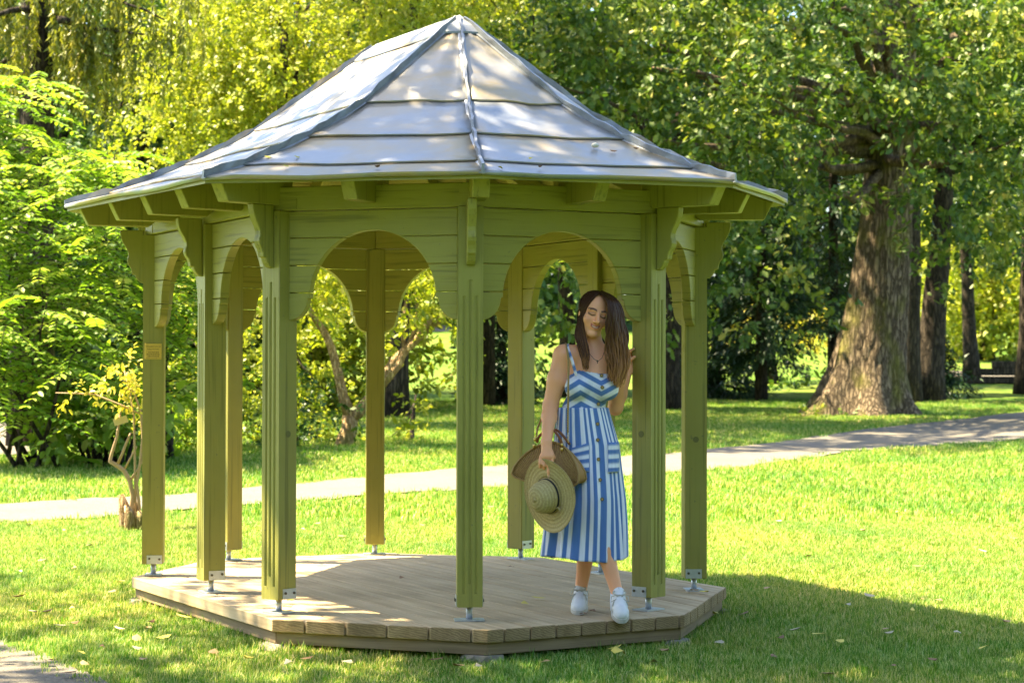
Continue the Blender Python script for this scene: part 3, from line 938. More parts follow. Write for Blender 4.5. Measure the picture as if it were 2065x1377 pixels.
# --- the big oak on the right
OD = 42.0
ob = ground_at(1738, OD)
root = empty('oak_tree', tuple(ob)); tag(root, 'huge old oak with flaring mossy trunk beside the gravel path', 'tree')
def oak_trunk():
    nz, na = 60, 56
    zs = np.r_[np.linspace(-.15, 1.5, 26), np.linspace(1.6, 9.5, nz - 26)]
    V = []
    lobes = [(.35, .55), (1.7, .8), (2.9, .65), (3.75, 1.15), (4.75, 1.0), (5.75, .6)]
    for z in zs:
        cx = np.interp(z, [0, 2.5, 4.2, 6, 9.5], [0, .33, .52, .62, .68]); 
        r = np.interp(z, [-.2, 0, .5, 1.0, 2.0, 4.0, 6.0, 9.5], [1.0, .92, .80, .72, .62, .50, .46, .38])
        for a in np.linspace(0, 2 * math.pi, na, endpoint=False):
            fl = 0
            for la, am in lobes:
                dd = (a - la + math.pi) % (2 * math.pi) - math.pi
                fl += am * math.exp(-(dd / .30) ** 2) * math.exp(-max(z, 0) / .55)
            rr = r + fl * .62 + .018 * math.sin(a * 23 + 3 * math.sin(z * 2.2)) + .014 * math.sin(a * 41 + z * 3 + 2 * math.sin(z * 5)) + .02 * math.sin(a * 5 + z)
            q = cx + rr * math.cos(a), rr * math.sin(a)
            V.append((HR[0] * q[0] + HF[0] * q[1], HR[1] * q[0] + HF[1] * q[1], z))
    i = np.arange(nz * na).reshape(nz, na); j = np.roll(i, -1, axis=1)
    Fq = np.c_[i[:-1].ravel(), j[:-1].ravel(), j[1:].ravel(), i[1:].ravel()]
    return np_mesh('oak_trunk', np.array(V), Fq)
link('trunk', oak_trunk(), m_bark_oak, root, smooth=True)
lm = MB()
oak_cl = []
for px, py, d, r in [(1180, 90, 38, 1.2), (1110, 170, 37, .9), (1250, 180, 37, 1.1), (1330, 90, 38, 1.3), (1210, 20, 38, 1.2), (1420, 170, 37, 1.2), (1330, 250, 36.5, 1.0), (1450, 290, 36, 1.0), (1540, 90, 38, 1.0), (1560, 200, 36, 1.1),
                     (1600, 60, 37, .9), (1640, 170, 36.5, .9), (1480, 30, 39, 1.0), (1560, 300, 36, .8), (1480, 400, 36, .7), (1620, 300, 37, .6), (1640, 400, 36.5, .55), (1540, 440, 36, .55), (1500, 500, 35.5, .45), (1560, 560, 35.5, .55), (1620, 610, 36, .45), (1480, 590, 35, .35), (1510, 660, 36, .3),
                     (1850, 150, 37, 1.0), (1920, 200, 37, 1.0), (1880, 260, 37, .8), (1800, 220, 37, .7), (1960, 110, 38, .9), (2040, 170, 38, 1.0), (2050, 280, 37, .9), (1960, 330, 37, .7), (2030, 400, 37, .8), (1900, 400, 37, .7), (1830, 400, 37.5, .5), (1960, 460, 37, .6), (2050, 500, 38, .6), (1900, 500, 38, .4), (1870, 580, 38, .3), (1780, 500, 38, .28), (1740, 400, 38, .25),
                     (1980, 30, 39, 1.0), (1880, 40, 39, .8), (2080, 60, 39, 1.1), (1770, 30, 39, .8), (1690, 20, 38, .8), (1390, 350, 36, .6), (1640, 500, 36.5, .4), (1130, 250, 37, .7), (1060, 90, 37.5, .8), (1000, 120, 37, .5), (1050, 200, 36.5, .5), (1400, 20, 39, 1.1),
                     (1110, 560, 33, .5), (1130, 640, 33, .45), (1150, 560, 33.5, .4), (1100, 720, 33, .32), (1150, 610, 33, .4), (1080, 600, 33, .35), (1130, 500, 34, .5), (1350, 600, 35, .3), (1350, 560, 35, .35), (1360, 650, 35, .22), (1440, 600, 35, .35), (1450, 520, 35, .5), (1440, 460, 35, .5), (1460, 640, 35, .25)]:
    oak_cl.append((at(px, py, d), np.array([r * .98, r * .98, r * .58]), 1.0))
for _ in range(70):                       # upper crown, above the frame
    a = rnd.uniform(0, 2 * math.pi); rr = rnd.uniform(0, 8.5)
    if (math.cos(a) * HR[0] + math.sin(a) * HR[1]) * rr < 1.0: continue
    oak_cl.append((ob + np.array([rr * math.cos(a), rr * math.sin(a), rnd.uniform(10.0, 15.5) - rr * .25]), np.array([2.0, 2.0, 1.2]), .5))
for _ in range(44):                       # boughs reaching out above the path
    x_, y_ = vd(rnd.uniform(1.5, 11.5), rnd.uniform(29, 43)); hh = rnd.uniform(11, 14.5)
    q = np.array([x_, y_, gz(x_, y_)]) + SUN_VEC * hh / SUN_VEC[2]
    oak_cl.append((q, np.array([1.1, 1.1, .7]), .35))
for cl in oak_cl:
    if rnd.random() < .55 and cl[0][2] - ob[2] > 4.4:
        p = np.array(cl[0]) - ob
        z0 = np.clip(p[2] * .55 + 2.4, 4.6, 9.2)
        s = np.array([HR[0] * .45, HR[1] * .45, z0])
        limb(lm, s, p, .13 if p[2] > 4 else .07, .02, .2, 9, 7)
lm.build('limbs', m_bark_oak, root, smooth=True)
def in_frame(c, r, pad=30):
    v_ = np.array(c) - CAM; dd = v_ @ FWD
    if dd < 1: return False
    x_ = W / 2 + F * (v_ @ RGT) / dd; y_ = H / 2 - F * (v_ @ UPV) / dd; q = F * r / dd + pad
    return -q < x_ < W + q and -q < y_ < H + q
vis = [c for c in oak_cl if c[2] == 1.0]; hid = [c for c in oak_cl if c[2] != 1.0 and not in_frame(c[0], c[1][0] * 1.5 + .8)]
arr = clump_leaves(vis, 62, 13, .40, .15, up=.65, droop=.3, shell=.45); arr[0] -= ob
link('crown', leaf_mesh('oak_crown', *arr, OAK), m_lf_oak, root)
arr = clump_leaves(hid, 80, 8, .8, .36, up=.9); arr[0] -= ob
link('upper_crown', leaf_mesh('oak_upper', *arr, DIAM), m_lf_oak, root)

# --- sunny broadleaf trees behind the roof
def pxtree(name, label, px, d, htop, r, clumps, mat, bark, **kw):
    b = ground_at(px, d)
    return tree(name, label, b, b + np.array([rnd.uniform(-.4, .4), rnd.uniform(-.4, .4), htop]), r, clumps, None, mat, bark, **kw)
G_SUN = 'sunlit trees behind the pavilion roof'
pxtree('broadleaf_tree', 'sunny yellow green tree directly behind the sloping roof hip', 560, 37, 7, .18,
       fill(300, 700, 40, 340, 35.5, 38, 42, .62, 1.05) + fill(350, 900, -40, 140, 36, 39, 16, .9, 1.3) + fill(300, 800, -560, -90, 38, 42, 20, 1.3, 1.9, .16), m_lf_yellow, m_bark_dark, group=G_SUN, twigs=60, per=12, twig_len=.35, tmpl=DIAM, size=.088)
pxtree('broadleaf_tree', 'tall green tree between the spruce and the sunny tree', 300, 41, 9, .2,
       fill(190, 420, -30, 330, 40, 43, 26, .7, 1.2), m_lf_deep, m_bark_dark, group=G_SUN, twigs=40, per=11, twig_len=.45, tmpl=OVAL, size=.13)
pxtree('broadleaf_tree', 'green tree with bright tips just above the roof ridge', 800, 40, 9, .2,
       fill(680, 1080, -60, 130, 38, 42, 22, .8, 1.3) + fill(350, 800, -560, -90, 40, 45, 18, 1.4, 2.0, .16), m_lf_yellow, m_bark_dark, group=G_SUN, twigs=40, per=11, twig_len=.45, size=.11)

# --- shrub border seen through the left bays
G_SH = 'shrubs behind the path, seen through the pavilion'
for nm, px, d, x0, x1, y0, y1, n, lab, mt in [
        ('leafy_shrub', 420, 29, 330, 540, 520, 905, 30, 'pale sunlit shrub between the two leftmost front posts', m_lf_yellow),
        ('leafy_shrub', 600, 31, 520, 720, 560, 900, 30, 'dense shrub behind the forked small tree', m_lf_yellow),
        ('leafy_shrub', 570, 30, 500, 700, 790, 915, 14, 'low dark green shrub at the foot of the forked tree', m_lf_deep),
        ('leafy_shrub', 340, 28, 230, 420, 600, 930, 18, 'green shrub half hidden behind the leftmost post', m_lf_pinnate)]:
    pxtree(nm, lab, px, d, 2.2, .05, fill(x0, x1, y0, y1, d - .8, d + 1.2, n, .32, .55), mt, m_bark_dark, group=G_SH, cat='shrub', twigs=60, per=11, twig_len=.25, tmpl=OVAL if mt is m_lf_pinnate else DIAM, size=.11 if mt is m_lf_pinnate else .085, limbs=5)
pxtree('leafy_shrub', 'low spreading shrub at the path edge right of the forked tree', 830, 31.5, .7, .04, fill(740, 880, 855, 925, 31, 33, 12, .16, .28), m_lf_yellow, m_bark_dark, group=G_SH, cat='shrub', twigs=60, per=10, twig_len=.2, size=.085, limbs=4)

# --- forked small tree with orange bark
fd = 30.0
fb = ground_at(683, fd)
root = empty('forked_tree', tuple(fb)); tag(root, 'small tree with forked orange bark trunk behind the pavilion deck', 'tree')
mb = MB()
def pxs(l, d): return [at(x, y, d) - fb for x, y in l]
pts = pxs([(678, 950), (683, 925), (694, 895), (705, 865), (707, 838)], fd); mb.tube(pts, [.19, .155, .13, .12, .115], 12)
mb.tube(pxs([(707, 842), (692, 800), (680, 745), (668, 700), (655, 672), (630, 635), (600, 590), (575, 540)], fd), [.10, .075, .068, .06, .055, .048, .04, .03], 9)
mb.tube(pxs([(707, 845), (727, 825), (755, 795), (778, 755), (800, 725), (825, 698), (860, 668), (893, 638), (930, 590)], fd), [.105, .09, .085, .085, .08, .06, .05, .045, .03], 9)
mb.tube(pxs([(765, 785), (785, 760), (805, 735), (815, 710), (835, 690), (850, 668), (872, 640)], fd - .3), [.05, .055, .05, .05, .04, .035, .03], 8)
mb.tube(pxs([(815, 705), (813, 680), (815, 640), (820, 600)], fd), [.035, .03, .028, .02], 7)
mb.tube(pxs([(822, 697), (838, 665), (842, 630), (838, 590)], fd), [.035, .03, .025, .02], 7)
mb.build('trunk', m_bark_pale, root, smooth=True)
arr = clump_leaves(fill(540, 700, 430, 640, fd - 1, fd + 1, 16, .35, .6) + fill(760, 1000, 470, 640, fd - 1, fd + 1, 14, .35, .55) + fill(700, 1000, 380, 520, fd - 1, fd + 1, 12, .4, .6) + [cl_px(890, 720, fd, .25), cl_px(930, 760, fd, .22), cl_px(860, 790, fd, .2), cl_px(820, 830, fd, .2), cl_px(905, 700, fd, .25), cl_px(780, 830, fd, .18), cl_px(740, 760, fd + .6, .25), cl_px(950, 700, fd, .3), cl_px(640, 700, fd + .8, .4), cl_px(600, 700, fd + .8, .4), cl_px(780, 690, fd + .8, .35)],
                   62, 11, .3, .10); arr[0] -= fb
link('crown', leaf_mesh('forked_crown', *arr, OVAL), m_lf_yellow, root)

# --- feathery pinnate shrubs on the left
def pinnate(name, label, px, d, fronds, group, mat=m_lf_pinnate, leaf=.115, stems=6, L=(.55, .85)):
    b = ground_at(px, d)
    root = empty(name, tuple(b)); tag(root, label, 'shrub', group)
    P, T, N, Sz, To = [], [], [], [], []
    mb = MB()
    for (fx, fy, fdp) in fronds:
        o = at(fx, fy, fdp)
        a = rnd.uniform(0, 2 * math.pi); ln = rnd.uniform(*L)
        out = np.array([math.cos(a), math.sin(a), rnd.uniform(-.1, .5)]); out /= np.linalg.norm(out)
        side = np.cross(out, [0, 0, 1]); side /= np.linalg.norm(side); upn = np.cross(side, out)
        m = 9; tone = np.clip(.5 + rnd.gauss(0, .2), 0, 1)
        rach = []
        for i in range(m + 1):
            f = i / m
            p = o + out * ln * f - np.array([0, 0, 1]) * ln * .45 * f * f
            rach.append(p - b)
            if i == 0: continue
            for s in (-1, 1):
                P.append(p); T.append(side * s + out * .45 - np.array([0, 0, .25 + rnd.random() * .3])); N.append(upn + rng.normal(0, .2, 3)); Sz.append(leaf * (1.1 - .45 * abs(f - .45)) * rnd.uniform(.85, 1.15)); To.append(np.clip(tone + rnd.gauss(0, .1), 0, 1))
        mb.tube(rach[::3], [.006, .005, .004, .003][:len(rach[::3])], 4, cap=False)
    for i in range(stems):
        f = fronds[rnd.randrange(len(fronds))]
        limb(mb, rng.normal(0, .12, 3) * [1, 1, 0], at(*f) - b, .035, .008, .15, 8, 6)
    mb.build('stems', m_bark_dark, root, smooth=True)
    arr = [np.array(P) - b, np.array(T), np.array(N), np.array(Sz), np.array(To)]
    link('foliage', leaf_mesh('pinnate', *arr, OVAL), mat, root)
def frond_fill(x0, x1, y0, y1, d0, d1, n): return [(rnd.uniform(x0, x1), rnd.uniform(y0, y1), rnd.uniform(d0, d1)) for _ in range(n)]
G_F = 'feathery shrubs at the far left'
pinnate('feathery_shrub', 'tall feathery shrub with drooping compound leaves beside the left eave', 90, 26, frond_fill(-120, 260, 300, 640, 24.5, 27.5, 460), G_F)
pinnate('feathery_shrub', 'feathery shrub top reaching up to the hanging spruce boughs', -20, 27, frond_fill(-140, 90, 140, 420, 26, 28, 220), G_F)
pinnate('feathery_shrub', 'lower feathery shrub hanging over the bend of the side path', 60, 25, frond_fill(-140, 200, 600, 850, 23.5, 26, 240), G_F)
pinnate('feathery_shrub', 'feathery shrub between the leftmost post and its neighbour', 330, 27, frond_fill(250, 420, 480, 800, 26, 28, 150), G_F)
# multi-stemmed leafy bush behind the path on the left
bb = ground_at(195, 25.5)
root = empty('bush', tuple(bb)); tag(root, 'broad leaved bush with many dark stems standing behind the path', 'bush')
mb = MB()
for i in range(11):
    x = 175 + i * 8 + rnd.uniform(-3, 3); limb(mb, ground_at(x, 25.5 + rnd.uniform(-.3, .3)) - bb, at(150 + i * 13, rnd.uniform(780, 860), 25.5) - bb, .035, .012, .05, 6, 6)
mb.build('stems', m_bark_dark, root, smooth=True)
arr = clump_leaves(fill(110, 300, 770, 930, 25, 26, 22, .22, .36) + [cl_px(120, 900, 25.2, .15), cl_px(100, 905, 25, .12), cl_px(80, 908, 25, .1), cl_px(100, 820, 25, .25)], 60, 9, .25, .16); arr[0] -= bb
link('foliage', leaf_mesh('bush', *arr, OVAL), m_lf_pinnate, root)

# --- young pruned shrub with bare stems and golden leaves, on the near lawn
sd = 17.3
sb = ground_at(268, sd)
root = empty('pruned_shrub', tuple(sb)); tag(root, 'pruned shrub with bare tan stems, old stump and golden leaves left of the pavilion', 'shrub')
mb = MB()
def S(l): return [at(x, y, sd) - sb for x, y in l]
def mm(r): return [q * .004 for q in r]
for l, r in [([(266, 1085), (262, 1045), (268, 1000), (262, 970), (250, 948), (236, 938), (222, 930), (225, 915), (236, 880), (243, 828)], [6, 5, 5, 5, 5, 5, 4.5, 3.5, 3, 2]), ([(236, 938), (246, 915), (258, 885), (264, 872)], [3.5, 3, 2.5, 2]), ([(275, 1080), (273, 1000), (272, 930), (270, 840), (262, 790), (250, 745)], [3, 2.5, 2.5, 2, 2, 1.5]),
             ([(284, 1070), (280, 1010), (276, 975), (283, 930), (288, 880), (284, 830), (270, 790), (258, 780)], [4, 3.5, 3, 3, 3, 2.5, 2, 1.5]), ([(262, 970), (272, 955), (282, 940), (290, 920)], [3, 2.5, 2.5, 2]), ([(284, 835), (240, 815), (190, 795), (140, 793), (112, 792)], [2.2, 2, 2, 1.5, 1]), ([(250, 948), (262, 925), (276, 900)], [2.5, 2, 1.5])]:
    mb.tube(S(l), mm(r), 7)
mb.build('stems', m_twig, root, smooth=True)
for q, (sx_, h0) in enumerate([(251, 70), (262, 52), (274, 60), (284, 40), (268, 34)]):
    mb = MB(); p = ground_at(sx_, sd + (-.1 if q % 2 else .08)) - sb
    mb.tube([p - [0, 0, .05], p + [.01, 0, .06], p + [.0, .0, h0 * .0041 * .7], p + [-.02, .01, h0 * .0041]], [.055, .05, .042, .022], 8)
    mb.build('stump', m_bark_pale, root, smooth=True)
arr = clump_leaves([cl_px(250, 755, sd, .13), cl_px(275, 770, sd, .13), cl_px(225, 770, sd, .11), cl_px(265, 800, sd, .12), cl_px(285, 800, sd, .10), cl_px(200, 790, sd, .08), cl_px(165, 795, sd, .06), cl_px(130, 795, sd, .06), cl_px(280, 840, sd, .07), cl_px(262, 850, sd, .05), cl_px(255, 735, sd, .1)], 420, 7, .10, .055); arr[0] -= sb
link('foliage', leaf_mesh('gold', *arr, OVAL), m_lf_gold, root)
tg2 = empty('plant_tag', tuple(at(243, 848, sd - .03))); tag(tg2, 'small blank wooden plant tag hanging among the golden leaves', 'tag')
mb = MB(); ax = np.array([[math.cos(-.25) * HR[0], math.cos(-.25) * HR[1], .28], [HF[0], HF[1], 0], [-.28 * HR[0], -.28 * HR[1], .96]])
mb.box((0, 0, 0), (.115, .008, .06), 0, ax); mb.build('board', flat('pale_tag_wood', (.55, .40, .16), .7), tg2)

# --- drooping spruce, top left
spd = 30.0
spb = ground_at(60, spd)
root = empty('weeping_spruce', tuple(spb)); tag(root, 'weeping spruce with hanging curtains of needles in the top left corner', 'tree')
mb = MB(); mb.tube([(0, 0, -.1), (0.1, .05, 3), (.1, .1, 7), (.2, .1, 12)], [.35, .28, .22, .1], 12)
P, T, N, Sz, To = [], [], [], [], []
for bx0, by0, bx1, by1, n in [(60, -60, 330, 40, 64), (60, 0, 290, 70, 52), (60, 20, -120, 90, 60), (60, 60, 240, 120, 46), (40, -40, -100, 10, 40), (60, 90, -60, 150, 34), (100, -80, 420, -20, 40), (120, 40, 200, 60, 26)]:
    a0, a1 = at(bx0, by0, spd + rnd.uniform(-.8, .8)), at(bx1, by1, spd + rnd.uniform(-1.6, .6))
    Pn = limb(mb, a0 - spb, a1 - spb, .06, .012, .12, 9, 6)
    for i in range(n):
        f = rnd.random(); k = f * 8; i0 = min(7, int(k)); p = Pn[i0] + (Pn[i0 + 1] - Pn[i0]) * (k - i0) + rng.normal(0, .10, 3)
        ln = rnd.uniform(.35, 1.25); tone = np.clip(.45 + rnd.gauss(0, .22), 0, 1)
        m = int(ln * 46)
        z = np.sort(rng.random(m)) * ln
        sw = rng.normal(0, .04, 2)
        pos = p + np.c_[sw[0] * z, sw[1] * z, -z] + rng.normal(0, .018, (m, 3))
        P.append(pos); T.append(np.c_[rng.normal(0, .55, (m, 2)), np.full(m, -1.0)]); N.append(rdir(m)); Sz.append(rng.uniform(.07, .14, m)); To.append(np.clip(tone + rng.normal(0, .12, m), 0, 1))
mb.build('trunk', m_bark_dark, root, smooth=True)
arr = [np.concatenate(q) for q in (P, T, N, Sz, To)]
link('crown', leaf_mesh('spruce', *arr, LANCE), m_needle, root)

# --- dark yews and conifers behind the oak
def conifer(name, label, px, d, hgt, rad, group, mat=m_needle_dark, lean=0.0, n=420, low=.15):
    b = ground_at(px, d)
    root = empty(name, tuple(b)); tag(root, label, 'tree', group)
    mb = MB(); mb.tube([(0, 0, -.1), (lean * .3, 0, hgt * .5), (lean, 0, hgt)], [.16, .10, .02], 9)
    P, T, N, Sz, To = [], [], [], [], []
    for i in range(n):
        h = low + (1 - low) * rnd.random() ** 1.2
        r = rad * (1.08 - h) ** .7 * rnd.uniform(.5, 1.1); a = rnd.uniform(0, 2 * math.pi)
        s = np.array([lean * h, 0, h * hgt]); e = s + np.array([r * math.cos(a), r * math.sin(a), -.28 * r + rnd.uniform(-.1, .1)])
        if i % 7 == 0: mb.tube([s, (s + e) / 2 + [0, 0, .03], e], [.018, .012, .004], 4, cap=False)
        m = int(14 + 26 * r)
        f = .25 + .8 * rng.random(m) ** .7
        pos = s + (e - s) * f[:, None] + rng.normal(0, .05, (m, 3)) * [1.5, 1.5, .5]
        pos[:, 2] -= .12 * f * f
        dirn = (e - s) / np.linalg.norm(e - s)
        P.append(pos); T.append(dirn + rng.normal(0, .5, (m, 3)) + [0, 0, -.2]); N.append(np.array([0, 0, 1]) + rng.normal(0, .3, (m, 3))); Sz.append(rng.uniform(.09, .2, m)); To.append(np.clip(.45 + rnd.gauss(0, .18) + rng.normal(0, .12, m), 0, 1))
    mb.build('trunk', m_bark_dark, root, smooth=True)
    arr = [np.concatenate(q) for q in (P, T, N, Sz, To)]
    link('crown', leaf_mesh('conifer', *arr, LANCE), mat, root)
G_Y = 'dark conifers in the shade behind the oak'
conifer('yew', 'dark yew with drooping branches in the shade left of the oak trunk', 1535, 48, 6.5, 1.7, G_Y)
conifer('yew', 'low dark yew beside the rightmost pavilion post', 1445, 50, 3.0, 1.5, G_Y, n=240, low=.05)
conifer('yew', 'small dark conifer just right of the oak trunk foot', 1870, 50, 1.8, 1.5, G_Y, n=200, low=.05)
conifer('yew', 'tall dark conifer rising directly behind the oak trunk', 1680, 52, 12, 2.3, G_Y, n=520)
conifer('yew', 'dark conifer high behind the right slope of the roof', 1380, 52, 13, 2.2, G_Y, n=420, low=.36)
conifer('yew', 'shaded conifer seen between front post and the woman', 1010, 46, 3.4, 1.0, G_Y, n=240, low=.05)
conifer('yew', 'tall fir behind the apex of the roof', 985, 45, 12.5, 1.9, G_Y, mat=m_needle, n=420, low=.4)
def trunk_only(name, label, px0, px1, d, r, h, clumps):
    b = ground_at(px0, d)
    tp = at(px1, 300, d); tp[2] = b[2] + h
    return tree(name, label, b, tp, r, clumps, None, m_lf_deep, m_bark_dark, group='dark trunks in the shade', twigs=30, per=10, twig_len=.5, tmpl=OVAL, size=.17, limbs=5)
trunk_only('shade_tree', 'dark leaning trunk right beside the woman behind the rightmost posts', 1340, 1372, 44, .3, 6.5, fill(1250, 1480, 60, 420, 43, 46, 14, .8, 1.3))
trunk_only('shade_tree', 'thin dark trunk touching the right edge of the oak trunk', 1830, 1850, 47, .28, 8, fill(1700, 1980, -40, 300, 46, 50, 16, .8, 1.3))
trunk_only('shade_tree', 'dark leaning trunk standing right of the oak', 1868, 1930, 48, .34, 8, fill(1830, 2100, -40, 420, 46, 50, 20, .8, 1.3))
trunk_only('shade_tree', 'dark trunk cut by the right edge of the picture', 2085, 2080, 52, .4, 9, fill(1950, 2200, -40, 460, 50, 54, 18, .8, 1.4))
# dark undergrowth behind the oak's foot
o = None
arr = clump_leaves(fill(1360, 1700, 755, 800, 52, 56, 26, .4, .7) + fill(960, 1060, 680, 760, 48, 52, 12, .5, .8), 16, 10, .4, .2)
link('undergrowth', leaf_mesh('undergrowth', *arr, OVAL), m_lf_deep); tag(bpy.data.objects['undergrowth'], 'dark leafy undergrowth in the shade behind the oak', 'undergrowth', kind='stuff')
# ivy and weeds at the oak's foot
arr = clump_leaves([(ground_at(x, dd) + [0, 0, .06], np.array([.3, .3, .1])) for x, dd in [(1600, 40.5), (1640, 40.2), (1660, 40.6), (1700, 40.2), (1730, 40.4), (1620, 41), (1580, 40.8), (1760, 41)]], 60, 7, .12, .085)
link('weeds', leaf_mesh('weeds', *arr, OVAL), m_lf_oak); tag(bpy.data.objects['weeds'], 'low ivy and weeds around the oak roots', 'weeds', kind='stuff')

# --- bright trees and woods beyond the lawn
G_FAR = 'trees at the far side of the lawn'
pxtree('far_tree', 'bright lime green tree beyond the lawn at the right edge', 1990, 80, 7, .25, fill(1900, 2120, 540, 690, 78, 82, 26, .7, 1.2) + fill(1880, 2150, 380, 560, 78, 84, 16, 1.2, 1.8), m_lf_yellow, m_bark_dark, group=G_FAR, twigs=26, per=11, twig_len=.6, tmpl=OVAL, size=.24)
pxtree('far_tree', 'pale willow like tree in the gap right of the oak', 1890, 88, 7, .2, fill(1840, 1960, 560, 700, 86, 90, 16, .7, 1.2), m_lf_yellow, m_bark_dark, group=G_FAR, twigs=26, per=11, twig_len=.6, tmpl=LANCE, size=.3)
pxtree('far_tree', 'sunlit orange green bush in the gap beside the rightmost post', 1450, 85, 3, .2, fill(1340, 1700, 640, 700, 84, 90, 22, .5, .9), m_lf_gold, m_bark_dark, group=G_FAR, twigs=22, per=10, twig_len=.5, size=.2)
far_cl = []
for la in np.arange(-60, 62, 4.2):
    for k in range(7):
        d = rnd.uniform(112, 135); x, y = vd(la * 1.15 + rnd.uniform(-2, 2), d)
        zb = gz(x, y)
        far_cl.append((np.array([x, y, zb + 1 + k * 2.9 + rnd.uniform(-1, 1)]), np.array([3.2, 3.2, 2.4]) * rnd.uniform(.8, 1.2)))
arr = clump_leaves(far_cl, 20, 9, 1.3, .62)
link('distant_woods', leaf_mesh('woods', *arr, DIAM), m_lf_deep); tag(bpy.data.objects['distant_woods'], 'distant mixed woods closing the park', 'woods', kind='stuff')
# mid-distance trees filling the left and centre
G_MID = 'woodland trees behind the shrubs'
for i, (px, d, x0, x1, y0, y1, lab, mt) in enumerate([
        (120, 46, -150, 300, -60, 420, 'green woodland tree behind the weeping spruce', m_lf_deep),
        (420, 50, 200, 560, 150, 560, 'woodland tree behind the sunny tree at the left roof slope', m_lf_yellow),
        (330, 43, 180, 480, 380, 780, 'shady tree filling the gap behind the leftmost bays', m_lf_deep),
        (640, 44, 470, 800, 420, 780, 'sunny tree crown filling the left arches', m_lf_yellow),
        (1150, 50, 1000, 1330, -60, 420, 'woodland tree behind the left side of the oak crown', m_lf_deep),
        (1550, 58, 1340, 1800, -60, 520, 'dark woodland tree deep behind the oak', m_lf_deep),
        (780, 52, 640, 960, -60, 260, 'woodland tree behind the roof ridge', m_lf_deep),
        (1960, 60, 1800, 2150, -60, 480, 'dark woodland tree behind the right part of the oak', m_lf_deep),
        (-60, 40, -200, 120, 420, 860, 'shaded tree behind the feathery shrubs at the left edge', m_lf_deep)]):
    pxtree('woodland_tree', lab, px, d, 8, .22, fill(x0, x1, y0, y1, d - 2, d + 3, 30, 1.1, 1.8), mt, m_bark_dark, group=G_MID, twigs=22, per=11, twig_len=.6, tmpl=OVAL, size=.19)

# --- big limes outside the picture whose branches dapple the roof and foreground
def shade_giver(name, label, lat, d, cl, r=.3, htop=9):
    x, y = vd(lat, d); b = np.array([x, y, gz(x, y)])
    return tree(name, label, b, b + np.array([0, 0, htop]), r, cl, None, m_lf_oak, m_bark_oak, group='trees beside the pavilion', twigs=20, per=9, twig_len=.7, tmpl=OVAL, size=.18, limbs=9, shell=.3)
def over(lat, d, h):                       # canopy point that shades ground point (lat, d)
    x, y = vd(lat, d); g = gz(x, y)
    return np.array([x, y, g]) + SUN_VEC * h / SUN_VEC[2]
cl = []
for _ in range(135):
    la, d = rnd.uniform(-2.2, 5.0), rnd.uniform(5.0, 11.4)
    cl.append((over(la, d, rnd.uniform(7.5, 11)), rnd.uniform(.7, 1.15)))
for _ in range(26):
    la, d = rnd.uniform(-5.5, -.6), rnd.uniform(10.5, 14.2)
    cl.append((over(la, d, rnd.uniform(8, 11)), rnd.uniform(.45, .75), .55))
for _ in range(9):
    la, d = rnd.uniform(-1.0, 2.0), rnd.uniform(10.5, 13)
    cl.append((over(la, d, rnd.uniform(8.5, 11)), rnd.uniform(.5, .8), .6))
shade_giver('lime_tree', 'tall lime beside the camera, out of the picture, dappling the foreground', -7.5, 9.5, cl)

# --- park trees behind the camera: they close off the low sky on that side
pt = None
for i_, (la, d) in enumerate([(-16, -3), (-12, -9), (-6, -12), (0, -13), (6, -12), (12, -9), (16, -3), (19, 4), (-19, 4), (20, 12), (-3, -18), (9, -17)]):
    x_, y_ = vd(la, d); b_ = np.array([x_, y_, gz(x_, y_)])
    if pt is None:
        cl = [(b_ + np.array([rnd.uniform(-3.6, 3.6), rnd.uniform(-3.6, 3.6), rnd.uniform(1.2, 12.5)]), rnd.uniform(1.3, 2.0)) for _ in range(46)]
        pt = tree('park_tree', 'x', b_, b_ + [0, 0, 10], .3, cl, None, m_lf_deep, m_bark_dark, group='park trees behind the camera', twigs=9, per=8, twig_len=1.0, tmpl=OVAL, size=.42, limbs=7, shell=.3)
        o = pt
    else:
        o = pt.copy(); COL.objects.link(o)
        for ch in list(pt.children):
            c_ = ch.copy(); COL.objects.link(c_); c_.parent = o
    o.location = b_; o.rotation_euler = (0, 0, i_ * 1.3); o.scale = (1, 1, (.62 if d < -5 else .9) + .05 * (i_ % 4))
    o['label'] = 'broad dark park tree out of the picture behind the camera, %s in the row' % ('first second third fourth fifth sixth seventh eighth ninth tenth eleventh last'.split()[i_])

# --- log stack at the far right
lp = ground_at(2030, 58)
root = empty('log_pile', tuple(lp)); tag(root, 'dark low stack of timber beams lying at the right edge', 'log pile')
for i, (dx, z, ln) in enumerate([(-.2, .12, 4.6), (.6, .34, 3.0), (.9, .54, 2.6), (.3, .12, 4.0)]):
    mb = MB(); ax = np.array([[HR[0], HR[1], 0], [HF[0], HF[1], 0], [0, 0, 1]])
    mb.box(HR[0] * dx * np.array([1, 0, 0]) + HR[1] * dx * np.array([0, 1, 0]) + np.array([HF[0] * .3 * (i == 3), HF[1] * .3 * (i == 3), z]), (ln, .25, .2), 0, ax)
    mb.build('beam', m_bark_dark, root, bevel=.02)
